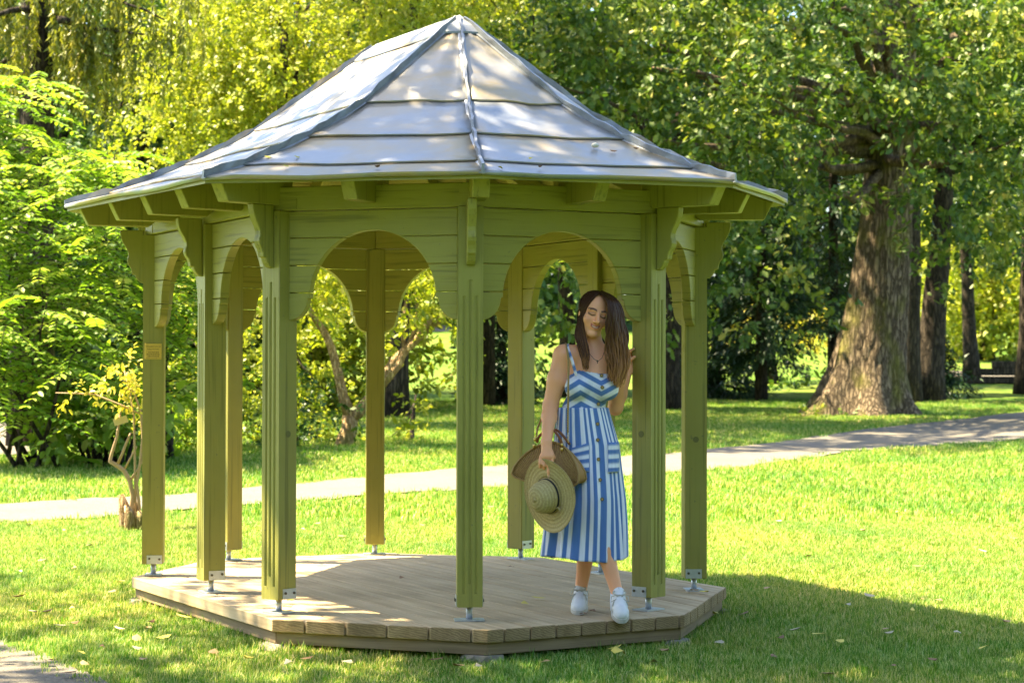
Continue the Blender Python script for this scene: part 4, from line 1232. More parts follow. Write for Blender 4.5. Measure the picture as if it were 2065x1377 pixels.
# ------------------------------------------------------------------ fallen leaves and bits
m_dry = [flat('dry_leaf_tan', (.34, .22, .10), .8), flat('dry_leaf_brown', (.20, .11, .05), .8), flat('dry_leaf_pale', (.40, .34, .22), .8), flat('dry_leaf_yellow', (.58, .48, .08), .7)]
def dry_leaf(sz, curl, mat):
    T, Fk = OVAL
    V = T.copy() * [1, 1.2, 1] * sz
    V[:, 2] = curl * sz * ((V[:, 0] / sz - .5) ** 2 * 2 + (V[:, 1] / sz) ** 2 * 3)
    me = np_mesh('dry_leaf', V - [sz / 2, 0, 0], Fk); me.materials.append(mat); me.shade_smooth(); return me
DL = [dry_leaf(s, c, m) for m in m_dry for s, c in ((.07, .5), (.055, .9), (.085, .3))]
def drop(px, py, me, label, group, z=None, tilt=.3, name='fallen_leaf', cat='leaf'):
    p = on_ground(px, py) if z is None else on_z(px, py, z)
    o = link(name, me)
    o.location = (p[0], p[1], p[2] + (.030 if z is None else .004)); o.rotation_euler = (rnd.uniform(-tilt, tilt), rnd.uniform(-tilt, tilt), rnd.uniform(0, 6.3))
    tag(o, label, cat, group); return o
lawn_sh = [(1605, 1284), (1650, 1293), (1575, 1303), (1692, 1308), (1790, 1282), (1795, 1294), (1857, 1221), (1893, 1222), (1840, 1246), (1800, 1360), (1668, 1375), (1710, 1235), (1753, 1212), (1549, 1198), (1500, 1250), (1443, 1253), (1385, 1262), (1340, 1330), (1320, 1351), (1240, 1320), (1290, 1300), (2030, 1270), (1930, 1290), (1985, 1320), (1560, 1340), (1450, 1310), (1180, 1310), (1100, 1350), (965, 1362), (925, 1360), (880, 1345), (1880, 1350)]
def scatter_leaves(pts, zone_of, group):
    use = {}
    for x, y in pts:
        z_ = zone_of(x, y); q = use.get(z_, rnd.randrange(12)); use[z_] = q + 5
        c_ = ('tan', 'dark brown', 'pale', 'yellow')[(q % 12) // 3]; s_ = ('dry', 'tiny curled', 'broad flat')[(q % 12) % 3]
        drop(x, y, DL[q % 12], '%s %s fallen leaf %s' % (s_, c_, z_), group)
scatter_leaves(lawn_sh, lambda x, y: 'at the right end of the shaded lawn' if x > 1750 else ('in the shaded grass right of the deck' if x > 1420 else 'in the grass just before the deck front'), 'dry leaves on the near lawn')
lawn_l = [(85, 1140), (40, 1166), (150, 1156), (38, 1214), (146, 1242), (97, 1246), (120, 1275), (150, 1272), (300, 1283), (240, 1282), (330, 1298), (275, 1302), (275, 1325), (290, 1347), (305, 1270), (65, 1247), (160, 1330), (205, 1322), (245, 1185), (225, 1205), (350, 1260), (390, 1290), (430, 1330), (500, 1345), (620, 1345), (700, 1350), (10, 1340), (95, 1345), (60, 1360), (170, 1355), (140, 1372)]
scatter_leaves(lawn_l, lambda x, y: 'on the gravel corner' if x < 230 and y > 1310 else ('in the dappled grass at the far left' if x < 200 else ('in the dappled grass beside the left rim' if y < 1300 else 'in the grass below the left deck corner')), 'fallen leaves left of the deck')
lawn_far = [(1630, 1132), (1810, 1042), (1850, 1153), (1980, 1120), (1740, 1080), (1570, 1060), (2010, 1070), (610, 1078), (640, 1065), (690, 1090), (850, 1070), (990, 1030), (60, 1065), (130, 1080), (180, 1110)]
scatter_leaves(lawn_far, lambda x, y: 'on the sunlit lawn right of the pavilion' if x > 1400 else 'on the sunlit lawn seen between the posts', 'fallen leaves on the sunlit lawn')
drop(1245, 1342, dry_leaf(.12, .9, m_dry[3]), 'large curled yellow leaf on the grass below the walking shoe', None)
drop(585, 1358, dry_leaf(.085, .8, m_dry[2]), 'pale whitish leaf lying in the grass below the left deck corner', None)
drop(370, 1257, dry_leaf(.10, .3, m_dry[3]), 'yellow leaf in the dappled grass beside the left rim beam', None)
for x, y, me, lab in [(1058, 1221, DL[9], 'curled green brown leaf in the middle of the deck planks'), (1085, 1209, DL[11], 'tiny yellow leaf on the deck behind the curled leaf'), (811, 1171, DL[4], 'tiny dark leaf on the deck between the left front posts'), (1176, 1243, DL[3], 'dark leaf scrap on the deck between the two shoes'), (1195, 1239, DL[4], 'reddish leaf scrap on the deck behind the front shoe'), (303, 1162, DL[0], 'reddish leaf at the foot of the leftmost post'), (586, 1217, DL[10], 'yellow leaf beside the foot of the front left post'), (580, 1229, DL[9], 'second yellow leaf lying nearest the front left post foot'), (1420, 1198, DL[9], 'yellow leaf on the deck by the rightmost post'), (1400, 1195, DL[0], 'brown leaf on the deck in front of the rightmost post'), (1031, 1147, DL[3], 'dark scrap far back on the deck beside the rear post')]:
    drop(x, y, me, lab, None, z=0.001, tilt=.15)
# bits lying on the roof
def roof_z(x, y):
    best = None
    P = np.array([x, y])
    for a, b in faces8:
        A0, B0, A1, B1 = rtop(a), rtop(b), EAVE[a], EAVE[b]
        for t_ in np.linspace(.03, 1, 60):
            pa = A0 + t_ * (A1 - A0); pb = B0 + t_ * (B1 - B0)
            dd = pb - pa; L2 = dd @ dd
            if L2 < 1e-9: continue
            u = (P - pa) @ dd / L2
            if -.02 <= u <= 1.02:
                e = np.linalg.norm(pa + u * dd - P)
                if best is None or e < best[0]: best = (e, np.interp(t_, TP, ZP))
    return best[1]
def on_roof(px, py):
    r = FWD + RGT * (px - W / 2) / F + UPV * (H / 2 - py) / F
    for tt in np.arange(9.2, 12.2, .01):
        p = CAM + r * tt
        if roof_in(p[:2]) and p[2] <= roof_z(p[0], p[1]) + .012: return p
    return None
def roof_in(p):
    return inside(np.array([p]), np.array([EAVE[k] for k in CORN]))[0]
for px, py, me, lab in [(597, 322, DL[9], 'yellow green leaf stuck on the lower left roof course'), (541, 322, DL[9], 'curled leaf beside it at the left hip seam'), (575, 340, DL[9], 'thin green leaf near the roof edge on the left front slope'), (760, 342, DL[4], 'dark scrap on the lowest roof course left of the front hip'), (1072, 326, DL[10], 'yellow scrap caught at the lowest seam of the right front slope'), (1008, 344, DL[9], 'green leaf scrap near the eave just right of the front hip'), (1092, 342, DL[4], 'brown scrap on the lowest course of the right front slope'), (1283, 306, DL[4], 'brown scrap near the right hip seam'), (1237, 310, DL[3], 'dark reddish twig scrap beside the white pebble on the roof')]:
    p = on_roof(px, py)
    if p is None: continue
    o = link('fallen_leaf', me); o.location = (p[0], p[1], p[2] + .008); o.rotation_euler = (.45, .1, rnd.uniform(0, 6)); o.scale = (.6, .6, .6); tag(o, lab, 'leaf')
p = on_roof(1200, 301)
if p is not None:
    me = bpy.data.meshes.new('pebble'); bm = bmesh.new(); bmesh.ops.create_icosphere(bm, subdivisions=2, radius=.018)
    for v_ in bm.verts: v_.co = Vector((v_.co.x * 1.25, v_.co.y, v_.co.z * .75)) * rnd.uniform(.9, 1.1)
    bm.to_mesh(me); bm.free()
    o = link('pebble', me, flat('white_pebble', (.66, .62, .52), .7), smooth=True); o.location = (p[0], p[1], p[2] + .02); tag(o, 'small whitish pebble lying on the right front roof slope', 'pebble')
p = on_roof(1360, 338); q = on_roof(1412, 333)
if p is not None and q is not None:
    mb = MB(); mb.tube([(0, 0, 0), (q - p) * .4 + [0, 0, .03], (q - p) + [0, 0, .03]], [.003, .003, .002], 5)
    mb.tube([(q - p) * .4 + [0, 0, .03], (q - p) * .6 + [.03, 0, .07]], [.002, .0015], 5)
    o = mb.build('twig', m_twig); o.location = p + [0, 0, .012]; tag(o, 'thin dry twig caught on the right hip seam of the roof', 'twig')
# ------------------------------------------------------------------ the woman (body frame: x right in view, y away, z up)
class Field:
    def __init__(s, lo, hi, h):
        s.lo = np.array(lo, float); s.h = h
        s.n = np.ceil((np.array(hi) - s.lo) / h).astype(int) + 1
        s.D = np.full(s.n, 1.0, np.float32)
    def _sub(s, c0, c1):
        a = np.clip(np.floor((np.array(c0) - s.lo) / s.h).astype(int), 0, s.n - 1); b = np.clip(np.ceil((np.array(c1) - s.lo) / s.h).astype(int) + 1, 1, s.n)
        ax = [np.arange(a[i], b[i], dtype=np.float32) * s.h + s.lo[i] for i in range(3)]
        sl = tuple(slice(a[i], b[i]) for i in range(3))
        return sl, ax[0][:, None, None], ax[1][None, :, None], ax[2][None, None, :]
    def _merge(s, sl, d, k, op):
        o = s.D[sl]
        if op == 'sub':
            h = np.clip(.5 - .5 * (o + d) / k, 0, 1); s.D[sl] = o * (1 - h) - d * h + k * h * (1 - h)
        else:
            h = np.clip(.5 + .5 * (d - o) / k, 0, 1); s.D[sl] = d * (1 - h) + o * h - k * h * (1 - h)
    def cone(s, a, b, ra, rb, k=.015, op='add'):
        a, b = np.array(a, float), np.array(b, float); m = max(ra, rb) + k + .02
        sl, X, Y, Z = s._sub(np.minimum(a, b) - m, np.maximum(a, b) + m)
        ab = b - a; L = ab @ ab + 1e-12
        t = np.clip(((X - a[0]) * ab[0] + (Y - a[1]) * ab[1] + (Z - a[2]) * ab[2]) / L, 0, 1)
        d = np.sqrt((X - a[0] - t * ab[0]) ** 2 + (Y - a[1] - t * ab[1]) ** 2 + (Z - a[2] - t * ab[2]) ** 2) - (ra + (rb - ra) * t)
        s._merge(sl, d.astype(np.float32), k, op)
    def ell(s, c, r, R=None, k=.015, op='add'):
        c, r = np.array(c, float), np.array(r, float) * np.ones(3); m = max(r) + k + .02
        sl, X, Y, Z = s._sub(c - m, c + m)
        R = np.eye(3) if R is None else R               # rows: local axes
        q = [((X - c[0]) * R[i, 0] + (Y - c[1]) * R[i, 1] + (Z - c[2]) * R[i, 2]) for i in range(3)]
        k0 = np.sqrt(sum((q[i] / r[i]) ** 2 for i in range(3))); k1 = np.sqrt(sum((q[i] / r[i] ** 2) ** 2 for i in range(3))) + 1e-9
        d = k0 * (k0 - 1) / k1
        s._merge(sl, d.astype(np.float32), k, op)
    def nets(s, iso=0.0):
        D = s.D - iso; S = D < 0
        n = s.n - 1
        cnt = np.zeros(n, np.int8)
        offs = [(i, j, k) for i in (0, 1) for j in (0, 1) for k in (0, 1)]
        for o in offs: cnt += S[o[0]:o[0] + n[0], o[1]:o[1] + n[1], o[2]:o[2] + n[2]]
        act = np.argwhere((cnt > 0) & (cnt < 8))
        val = np.stack([D[act[:, 0] + o[0], act[:, 1] + o[1], act[:, 2] + o[2]] for o in offs], 1)
        acc = np.zeros((len(act), 3)); num = np.zeros(len(act))
        for i in range(8):
            for j in range(i + 1, 8):
                df = np.array(offs[j]) - np.array(offs[i])
                if np.abs(df).sum() != 1: continue
                a, b = val[:, i], val[:, j]; m = (a < 0) != (b < 0)
                t = np.where(m, a / np.where(m, a - b, 1), 0)
                acc += np.where(m[:, None], np.array(offs[i]) + t[:, None] * df, 0); num += m
        V = s.lo + (act + acc / num[:, None]) * s.h
        idx = np.full(n, -1, np.int32); idx[tuple(act.T)] = np.arange(len(act))
        Q = []
        for ax in range(3):
            u, w = (ax + 1) % 3, (ax + 2) % 3
            sl0 = [slice(None)] * 3; sl1 = [slice(None)] * 3; sl0[ax] = slice(0, -1); sl1[ax] = slice(1, None)
            ch = np.argwhere(S[tuple(sl0)] != S[tuple(sl1)])
            ch = ch[(ch[:, u] > 0) & (ch[:, w] > 0) & (ch[:, u] < n[u]) & (ch[:, w] < n[w])]
            fl = S[tuple(ch.T)]
            def cell(du, dw):
                c = ch.copy(); c[:, u] -= du; c[:, w] -= dw; return idx[tuple(c.T)]
            q = np.stack([cell(1, 1), cell(0, 1), cell(0, 0), cell(1, 0)], 1)
            q[~fl] = q[~fl][:, ::-1]
            Q.append(q)
        Q = np.concatenate(Q); Q = Q[(Q >= 0).all(1)]
        return V, Q

PO = on_z(1190, 1240, 0.0)
PD0 = (PO[:2] - CAM[:2]) @ HF
def Lp(px, py, y=0.0):
    r = FWD + RGT * (px - W / 2) / F + UPV * (H / 2 - py) / F
    tt = (PD0 + y) / (r[:2] @ HF)
    P = CAM + r * tt - PO
    return np.array([P[:2] @ HR, P[:2] @ HF, P[2]])
person = empty('person', tuple(PO), YAW)
tag(person, 'woman in blue and white striped dress leaning on the post, holding a hat', 'person')
def smooth(V, Q, it=1, lam=.5):
    n = len(V)
    for _ in range(it):
        acc = np.zeros_like(V); cnt = np.zeros(n)
        for a, b in ((0, 1), (1, 2), (2, 3), (3, 0)):
            np.add.at(acc, Q[:, a], V[Q[:, b]]); np.add.at(cnt, Q[:, a], 1)
            np.add.at(acc, Q[:, b], V[Q[:, a]]); np.add.at(cnt, Q[:, b], 1)
        V = V + lam * (acc / np.maximum(cnt, 1)[:, None] - V)
    return V

# head frame
def rot(ax, a):
    c, s_ = math.cos(a), math.sin(a)
    return np.array({'x': [[1, 0, 0], [0, c, -s_], [0, s_, c]], 'y': [[c, 0, s_], [0, 1, 0], [-s_, 0, c]], 'z': [[c, -s_, 0], [s_, c, 0], [0, 0, 1]]}[ax])
RH = rot('y', math.radians(14)) @ rot('z', math.radians(17)) @ rot('x', math.radians(4))   # columns: head axes in the body frame
HS = 1.0
eye_mid = Lp(1206, 635, -.02)
HC = eye_mid - RH @ np.array([0, -.080, .004]) * HS
def hd(x, y, z): return HC + RH @ np.array([x, y, z]) * HS
RHr = RH.T

BF = Field((-.31, -.30, -.02), (.31, .40, 1.70), .0036)
# legs and feet
hipR, kneeR, ankR = Lp(1165, 890, .09), Lp(1190, 1058, .10), Lp(1171, 1192, .20)
hipL, kneeL, ankL = Lp(1212, 890, .07), Lp(1206, 1058, -.03), Lp(1245, 1197, -.06)
for hp, kn, an, side in ((hipR, kneeR, ankR, -1), (hipL, kneeL, ankL, 1)):
    BF.cone(hp, kn, .078, .050, .03)
    mid = kn + (an - kn) * .35 + np.array([0, .018, 0])
    BF.cone(kn, mid, .046, .049, .02); BF.cone(mid, an, .047, .030, .02)
    BF.cone(an, an + np.array([0, .01, -.05]), .030, .030, .01)
    BF.cone(an + [0, .02, -.055], an + [0.015 * side, -.12, -.075], .028, .022, .015)
# torso
waist = Lp(1177, 830, .06); chest = Lp(1192, 765, .06); pelvis = Lp(1182, 890, .075)
BF.ell(pelvis, (.150, .105, .125), k=.03); BF.ell(waist, (.108, .080, .11), k=.04); BF.ell(chest, (.128, .088, .13), k=.04)
shR, shL = Lp(1136, 716, .055), Lp(1250, 727, .065)
nb = Lp(1200, 716, .06)
BF.cone(shR + [.02, 0, -.005], shL - [.02, 0, .005], .050, .048, .03)
BF.ell(nb + [0, .005, -.05], (.105, .062, .07), k=.03)
BF.cone(nb + [0, .01, -.005], hd(0, .018, -.055), .054, .049, .02)
BF.cone(nb + [0, .02, .02], shR, .040, .046, .03); BF.cone(nb + [0, .02, .02], shL, .040, .046, .03)
brR, brL = Lp(1163, 782, -.015), Lp(1224, 785, -.008)
BF.ell(brR, (.056, .050, .052), k=.03); BF.ell(brL, (.054, .048, .052), k=.03)
# right arm
elR, wrR = Lp(1110, 818, .03), Lp(1102, 892, -.135)
BF.cone(shR, shR + (elR - shR) * .5, .050, .049, .025); BF.cone(shR + (elR - shR) * .5, elR, .049, .038, .02)
BF.cone(elR, elR + (wrR - elR) * .3, .038, .038, .02); BF.cone(elR + (wrR - elR) * .3, wrR, .038, .0255, .02)
# right hand hanging, fingers closed on the hat brim
kn = Lp(1102, 924, -.160)
BF.cone(wrR, kn + [-.008, .004, .012], .025, .020, .012); BF.cone(wrR, kn + [.014, .004, .012], .024, .020, .012); BF.cone(kn + [-.020, .003, .008], kn + [.022, .003, .008], .016, .017, .012)
for i, (fx, ln, curl) in enumerate([(-.029, .024, 1), (-.011, .032, 1), (.008, .034, 0), (.026, .028, 1)]):
    a = kn + [fx, 0, -.002]; b = a + [fx * .05, -.010, -ln]
    BF.cone(a, b, .0105, .0095, .005)
    if curl:
        c = b + [0, .016, -.016]; e = c + [0, .020, .008]
        BF.cone(b, c, .0092, .0085, .004); BF.cone(c, e, .0085, .0075, .004)
    else:
        c = b + [.002, -.004, -.030]; e = c + [.001, .004, -.026]
        BF.cone(b, c, .0090, .0085, .004); BF.cone(c, e, .0083, .0068, .004)
th = [kn + [.022, .012, .030], kn + [.036, .026, .004], kn + [.024, .036, -.026], kn + [.012, .038, -.046]]
for a, b, r0, r1 in zip(th[:-1], th[1:], (.014, .011, .0095), (.011, .0095, .0075)): BF.cone(a, b, r0, r1, .006)
# left arm bent behind, hand up on the post
elL, wrL = Lp(1241, 822, .17), Lp(1266, 748, .225)
BF.cone(shL, elL, .047, .037, .02); BF.cone(elL, elL + (wrL - elL) * .35, .037, .036, .02); BF.cone(elL + (wrL - elL) * .35, wrL, .036, .024, .02)
hk = Lp(1269, 728, .235)
BF.cone(wrL, hk + [-.012, 0, 0], .023, .018, .012); BF.cone(wrL, hk + [.008, .012, 0], .022, .017, .012)
for i in range(4):
    a = hk + [-.018 + .010 * i, -.012 + .016 * i, .006]; b = a + [.010, .004, .030 + .004 * (i in (1, 2))]; c = b + [.016, -.004, .020]; e = c + [.015, -.002, .008]
    BF.cone(a, b, .0098, .009, .005); BF.cone(b, c, .009, .0082, .004); BF.cone(c, e, .0082, .0068, .004)
BF.cone(hk + [-.014, -.016, -.012], hk + [.008, -.032, .010], .011, .0095, .006); BF.cone(hk + [.008, -.032, .010], hk + [.026, -.034, .022], .0095, .0075, .005)
# head
h_ = hd
BF.ell(h_(0, .014, .034), (.072, .092, .080), RHr, .02)
BF.ell(h_(0, -.026, -.028), (.061, .060, .084), RHr, .02)
for s in (-1, 1):
    BF.cone(h_(.048 * s, .004, -.056), h_(.012 * s, -.066, -.098), .016, .0145, .02)
    BF.ell(h_(.034 * s, -.056, -.030), (.026, .022, .024), RHr, .02)
    BF.ell(h_(.030 * s, -.074, .021), (.026, .011, .008), RHr, .012)
    BF.ell(h_(.068 * s, .008, -.008), (.006, .013, .024), RHr, .006)
BF.ell(h_(0, -.070, -.100), (.019, .016, .014), RHr, .015)
for s in (-1, 1):
    BF.ell(h_(.031 * s, -.094, .002), (.019, .015, .011), RHr, .012, 'sub')
    BF.ell(h_(.031 * s, -.071, .001), (.0165, .0125, .0125), RHr, .005)
BF.cone(h_(0, -.083, .010), h_(0, -.106, -.028), .0075, .0105, .008)
BF.ell(h_(0, -.106, -.031), (.0105, .009, .008), RHr, .006)
for s in (-1, 1): BF.ell(h_(.012 * s, -.094, -.034), (.0075, .009, .0068), RHr, .005)
BF.ell(h_(0, -.074, -.060), (.029, .014, .018), RHr, .012)
for s in (-1, 1):
    BF.cone(h_(.001 * s, -.0875, -.0540), h_(.023 * s, -.0785, -.0530), .0042, .0030, .004)
    BF.cone(h_(.001 * s, -.0860, -.0680), h_(.021 * s, -.0780, -.0565), .0052, .0030, .004)
V, Q = BF.nets(); V = smooth(V, Q, 1, .35)
# skin and face colours, with nostril and mouth-corner shade painted in
hv = (V - HC) @ RH / HS
skin = np.array([.90, .42, .22]); col = np.tile(skin, (len(V), 1))
col *= (1 + .05 * np.sin(V[:, 2:3] * 31) * np.sin(V[:, 0:1] * 43))
def paint(mask, c, f=1.0):
    w = np.clip(mask, 0, 1)[:, None] * f; col[:] = col * (1 - w) + np.array(c) * w
front = (hv[:, 1] < -.035) & (np.abs(hv[:, 0]) < .07) & (np.abs(hv[:, 2]) < .11)
bump_ = lambda v, c, s: np.exp(-((v - c) / s) ** 2)
for s in (-1, 1):
    dx = hv[:, 0] * s
    paint(front * bump_(dx, .040, .016) * bump_(hv[:, 2], -.032, .016), (.62, .24, .14), .4)
    bz = .0225 + .006 * np.sin(np.clip((dx - .010) / .040, 0, 1) * math.pi * .75) - .004 * np.clip((dx - .034) / .02, 0, 1)
    paint(front * (dx > .011) * (dx < .051) * np.clip(1.5 - np.abs(hv[:, 2] - bz) / .0044, 0, 1), (.030, .016, .009), .95)
    ez = -.0045 + .0045 * ((dx - .031) / .017) ** 2
    paint(front * (np.abs(dx - .031) < .0185) * bump_(hv[:, 2], .004, .008), (.30, .135, .075), .55)
    paint(front * (np.abs(dx - .031) < .0185) * np.clip(1.6 - np.abs(hv[:, 2] - ez) / .0026, 0, 1), (.018, .010, .007), .95)
    paint(front * bump_(dx, .0085, .004) * bump_(hv[:, 2], -.0385, .003) * (hv[:, 1] < -.085), (.34, .13, .08), .6)  # nostril recess darkened in the colour
mz = -.0605 + .0085 * (hv[:, 0] / .024) ** 2
mouth = front * (hv[:, 1] < -.064)
paint(mouth * (np.abs(hv[:, 0]) < .025) * np.clip(1.7 - np.abs(hv[:, 2] - mz) / .0070, 0, 1), (.50, .095, .085), .95)
paint(mouth * (np.abs(hv[:, 0]) < .0165) * np.clip(1.5 - np.abs(hv[:, 2] - mz) / .0024, 0, 1), (.74, .66, .56), .9)
paint(mouth * (np.abs(np.abs(hv[:, 0]) - .0225) < .004) * np.clip(1.4 - np.abs(hv[:, 2] - mz) / .002, 0, 1), (.34, .10, .07), .5)  # shade in the mouth corners, put into the colour
for tp in (kn + [.011, -.010, -.092],): paint(bump_(np.linalg.norm(V - tp, axis=1), 0, .009), (.80, .70, .62), .8)
t = NT('skin'); a = t.n('Attribute'); a.attribute_name = 'col'
t.p.inputs['Subsurface Weight'].default_value = .12; t.p.inputs['Subsurface Radius'].default_value = (.02, .008, .004); t.p.inputs['Subsurface Scale'].default_value = .4
m_skin = t.set(base=a.outputs['Color'], rough=.48, spec=.4)
o = link('body', np_mesh('body', V, Q, extra={'col': col}), m_skin, person, smooth=True)

# ---------------- dress
t = NT('striped_cotton'); a = t.n('Attribute'); a.attribute_name = 'col'
nz = t.noise(t.coord((1, 1, 1)), 260, 2); t.bump(nz, .25, .002)
nb2 = t.noise(t.coord((1, 1, .15)), 90, 3)
cc = t.mix(t.ramp(nb2, [(.3, .20), (.7, 0.0)]), a.outputs['Color'], (.5, .55, .65), 'MULTIPLY')
t.p.inputs['Sheen Weight'].default_value = .2
m_cloth = t.set(base=cc, rough=.85, spec=.15)
BLUE, WHITE = np.array([.105, .205, .47]), np.array([.80, .81, .90])
def stripes(u): 
    f = u % 1.0; w = np.clip((np.abs(f - .5) - .25) / .03 * .5 + .5, 0, 1)[:, None]
    return BLUE * (1 - w) + WHITE * w
DF = Field((-.20, -.16, .98), (.24, .22, 1.34), .0036)
DF.ell(waist, (.110, .083, .11), k=.04); DF.ell(chest, (.131, .090, .13), k=.04)
DF.ell(brR, (.058, .052, .054), k=.035); DF.ell(brL, (.056, .050, .054), k=.035)
V, Q = DF.nets(.004); V = smooth(V, Q, 2, .4)
wz = Lp(1177, 824, 0)[2]
sx0, bx0 = Lp(1168, 745, -.05)[0], Lp(1213, 780, -.07)[0]
topz = np.where(V[:, 1] < .04, Lp(1190, 746, -.04)[2] - .16 * np.clip(V[:, 0] - sx0, 0, .1) - .55 * np.clip(sx0 - V[:, 0], 0, .2) - .5 * np.clip(V[:, 0] - .13, 0, 1), Lp(1190, 770, 0)[2])
keep = (V[:, 2] < topz) & (V[:, 2] > wz - .012)
Qk = Q[keep[Q].all(1)]
x_, z_ = V[:, 0], V[:, 2]
sA = sx0 + (z_ - 1.2) * -.10
u = np.where(x_ < sA, (z_ - .62 * x_) / .060, np.where(x_ < bx0, (z_ + .62 * (x_ - 2 * sA) ) / .060, (z_ - .62 * (x_ - bx0) + .62 * (bx0 - 2 * sA)) / .060))
col = stripes(u)
us, inv = np.unique(Qk, return_inverse=True)
me = np_mesh('bodice', V[us], inv.reshape(Qk.shape), extra={'col': col[us]})
dress = empty('dress', parent=person)
o = link('bodice', me, m_cloth, dress, smooth=True); o.modifiers.new('thick', 'SOLIDIFY').thickness = .003
bodV = V[us]
# straps
for sgn, pts in ((1, [Lp(1164, 757, -.066), Lp(1156, 728, -.045), Lp(1147, 704, -.0), Lp(1146, 695, .045), Lp(1149, 712, .10), Lp(1156, 760, .13)]), (-1, [Lp(1232, 752, -.05), Lp(1238, 728, -.02), Lp(1240, 712, .03), Lp(1238, 708, .06), Lp(1234, 730, .11), Lp(1228, 765, .13)])):
    P = np.array(pts); f = np.linspace(0, len(P) - 1, 26); P = np.c_[[np.interp(f, range(len(P)), P[:, i]) for i in range(3)]].T
    if True:
        for _ in range(3): P[1:-1] = (P[:-2] + 2 * P[1:-1] + P[2:]) / 4
    tgd = np.gradient(P, axis=0); out = P - (nb + np.array([0, .02, -.06])); sd_ = np.cross(tgd, out); sd_ /= np.linalg.norm(sd_, axis=1)[:, None]; nn = np.cross(sd_, tgd); nn /= np.linalg.norm(nn, axis=1)[:, None]
    nn *= np.sign(np.sum(nn * out, axis=1))[:, None]
    P = P + nn * .006
    VV = np.concatenate([P - sd_ * .0085, P + sd_ * .0085]); n = len(P); qi = np.arange(n - 1)
    cst = stripes(np.tile(np.arange(n) / 5.0, 2))
    o = link('strap', np_mesh('strap', VV, np.c_[qi, qi + 1, qi + 1 + n, qi + n], extra={'col': cst}), m_cloth, dress); o.modifiers.new('thick', 'SOLIDIFY').thickness = .003
# skirt
NR, NC, NS = 90, 572, 26
zw, zh = wz + .004, Lp(1180, 1129, -.1)[2]
fz = np.linspace(0, 1, NR)
cxs = np.interp(fz, [0, .25, .6, 1], [Lp(1176, 824, -.05)[0], Lp(1184, 900, -.08)[0], Lp(1184, 1010, -.1)[0], Lp(1180, 1129, -.1)[0]])
rxs = np.interp(fz, [0, .08, .25, .6, 1], [.129, .140, .163, .186, .208])
rys = np.interp(fz, [0, .08, .25, .6, 1], [.088, .100, .122, .140, .152])
cys = np.interp(fz, [0, .3, 1], [.055, .06, .045])
th_ = np.linspace(0, 2 * math.pi, NC, endpoint=False)
def skirt_rc(f, th):
    a = np.clip(f * 1.3, .10, 1)
    fold = .030 * np.sin(9 * th + 1.1 + .5 * np.sin(3 * f)) + .018 * np.sin(15 * th + 2.3 + f) + .012 * np.sin(23 * th + .7) + .020 * np.sin(4 * th + 2 * f + .4)
    gather = .014 * np.sin(41 * th + .6 * np.sin(5 * th)) * np.exp(-f * 3.5)
    return 1 + fold * a * 1.9 + gather * 1.3
SV = np.zeros((NR, NC, 3))
for i in range(NR):
    R_ = skirt_rc(fz[i], th_)
    x = cxs[i] + rxs[i] * R_ * np.cos(th_); y = cys[i] + rys[i] * R_ * np.sin(th_)
    # front leg pushes the cloth
    push = math.exp(-((fz[i] - .62) / .3) ** 2) * .030
    y = y - push * np.exp(-((x - .03) / .07) ** 2) * (np.sin(th_) < 0)
    z = zw + (zh - zw) * fz[i] + (.012 * np.sin(2 * th_ + .5) + .003 * np.sin(9 * th_ + 1.1)) * fz[i] ** 3
    SV[i] = np.c_[x, y, z]
i_ = np.arange(NR * NC).reshape(NR, NC); j_ = np.roll(i_, -1, 1)
SQ = np.c_[i_[:-1].ravel(), j_[:-1].ravel(), j_[1:].ravel(), i_[1:].ravel()]
warp = th_ / (2 * math.pi) * NS + .22 * np.sin(9 * th_ + .4)
colS = np.concatenate([stripes(warp + .05 * math.sin(7 * f)) for f in fz])
o = link('skirt', np_mesh('skirt', SV.reshape(-1, 3), SQ, extra={'col': colS}), m_cloth, dress, smooth=True); o.modifiers.new('thick', 'SOLIDIFY').thickness = .002
def skirt_y(x, z):
    f = np.clip((z - zw) / (zh - zw), 0, 1); i = int(round(f * (NR - 1)))
    fr = SV[i][SV[i][:, 1] < cys[i]]; k = np.argmin(np.abs(fr[:, 0] - x)); 
    sel = fr[np.abs(fr[:, 0] - x) < .006]
    return sel[:, 1].min() if len(sel) else fr[k, 1]
for (xa, xb, ya, yb, tilt) in ((1153, 1188, 893, 951, .12), (1227, 1250, 893, 953, .0)):
    PV = []; cs_ = []
    nu, nv = 14, 24
    for v in np.linspace(0, 1, nv):
        for uu in np.linspace(0, 1, nu):
            p = Lp(xa + (xb - xa) * uu, ya + (yb - ya) * v + (1 - uu) * tilt * 90 * (1 - v), -.09)
            PV.append([p[0], skirt_y(p[0], p[2]), p[2]])
    PV = np.array(PV).reshape(nv, nu, 3)
    yy = PV[..., 1].copy()
    for _ in range(3): yy[:, 1:-1] = (yy[:, :-2] + 2 * yy[:, 1:-1] + yy[:, 2:]) / 4
    PV[..., 1] = np.minimum(yy, PV[..., 1]) - .006
    ii = np.arange(nu * nv).reshape(nv, nu)
    o = link('pocket', np_mesh('pocket', PV.reshape(-1, 3), np.c_[ii[:-1, :-1].ravel(), ii[:-1, 1:].ravel(), ii[1:, 1:].ravel(), ii[1:, :-1].ravel()], extra={'col': stripes(np.repeat(np.linspace(0, 3.3, nv), nu) + .45)}), m_cloth, dress, smooth=True)
    o.modifiers.new('thick', 'SOLIDIFY').thickness = .003
m_btn = flat('horn_button', (.36, .25, .10), .3); m_thr = flat('button_rim', (.09, .055, .025), .4)
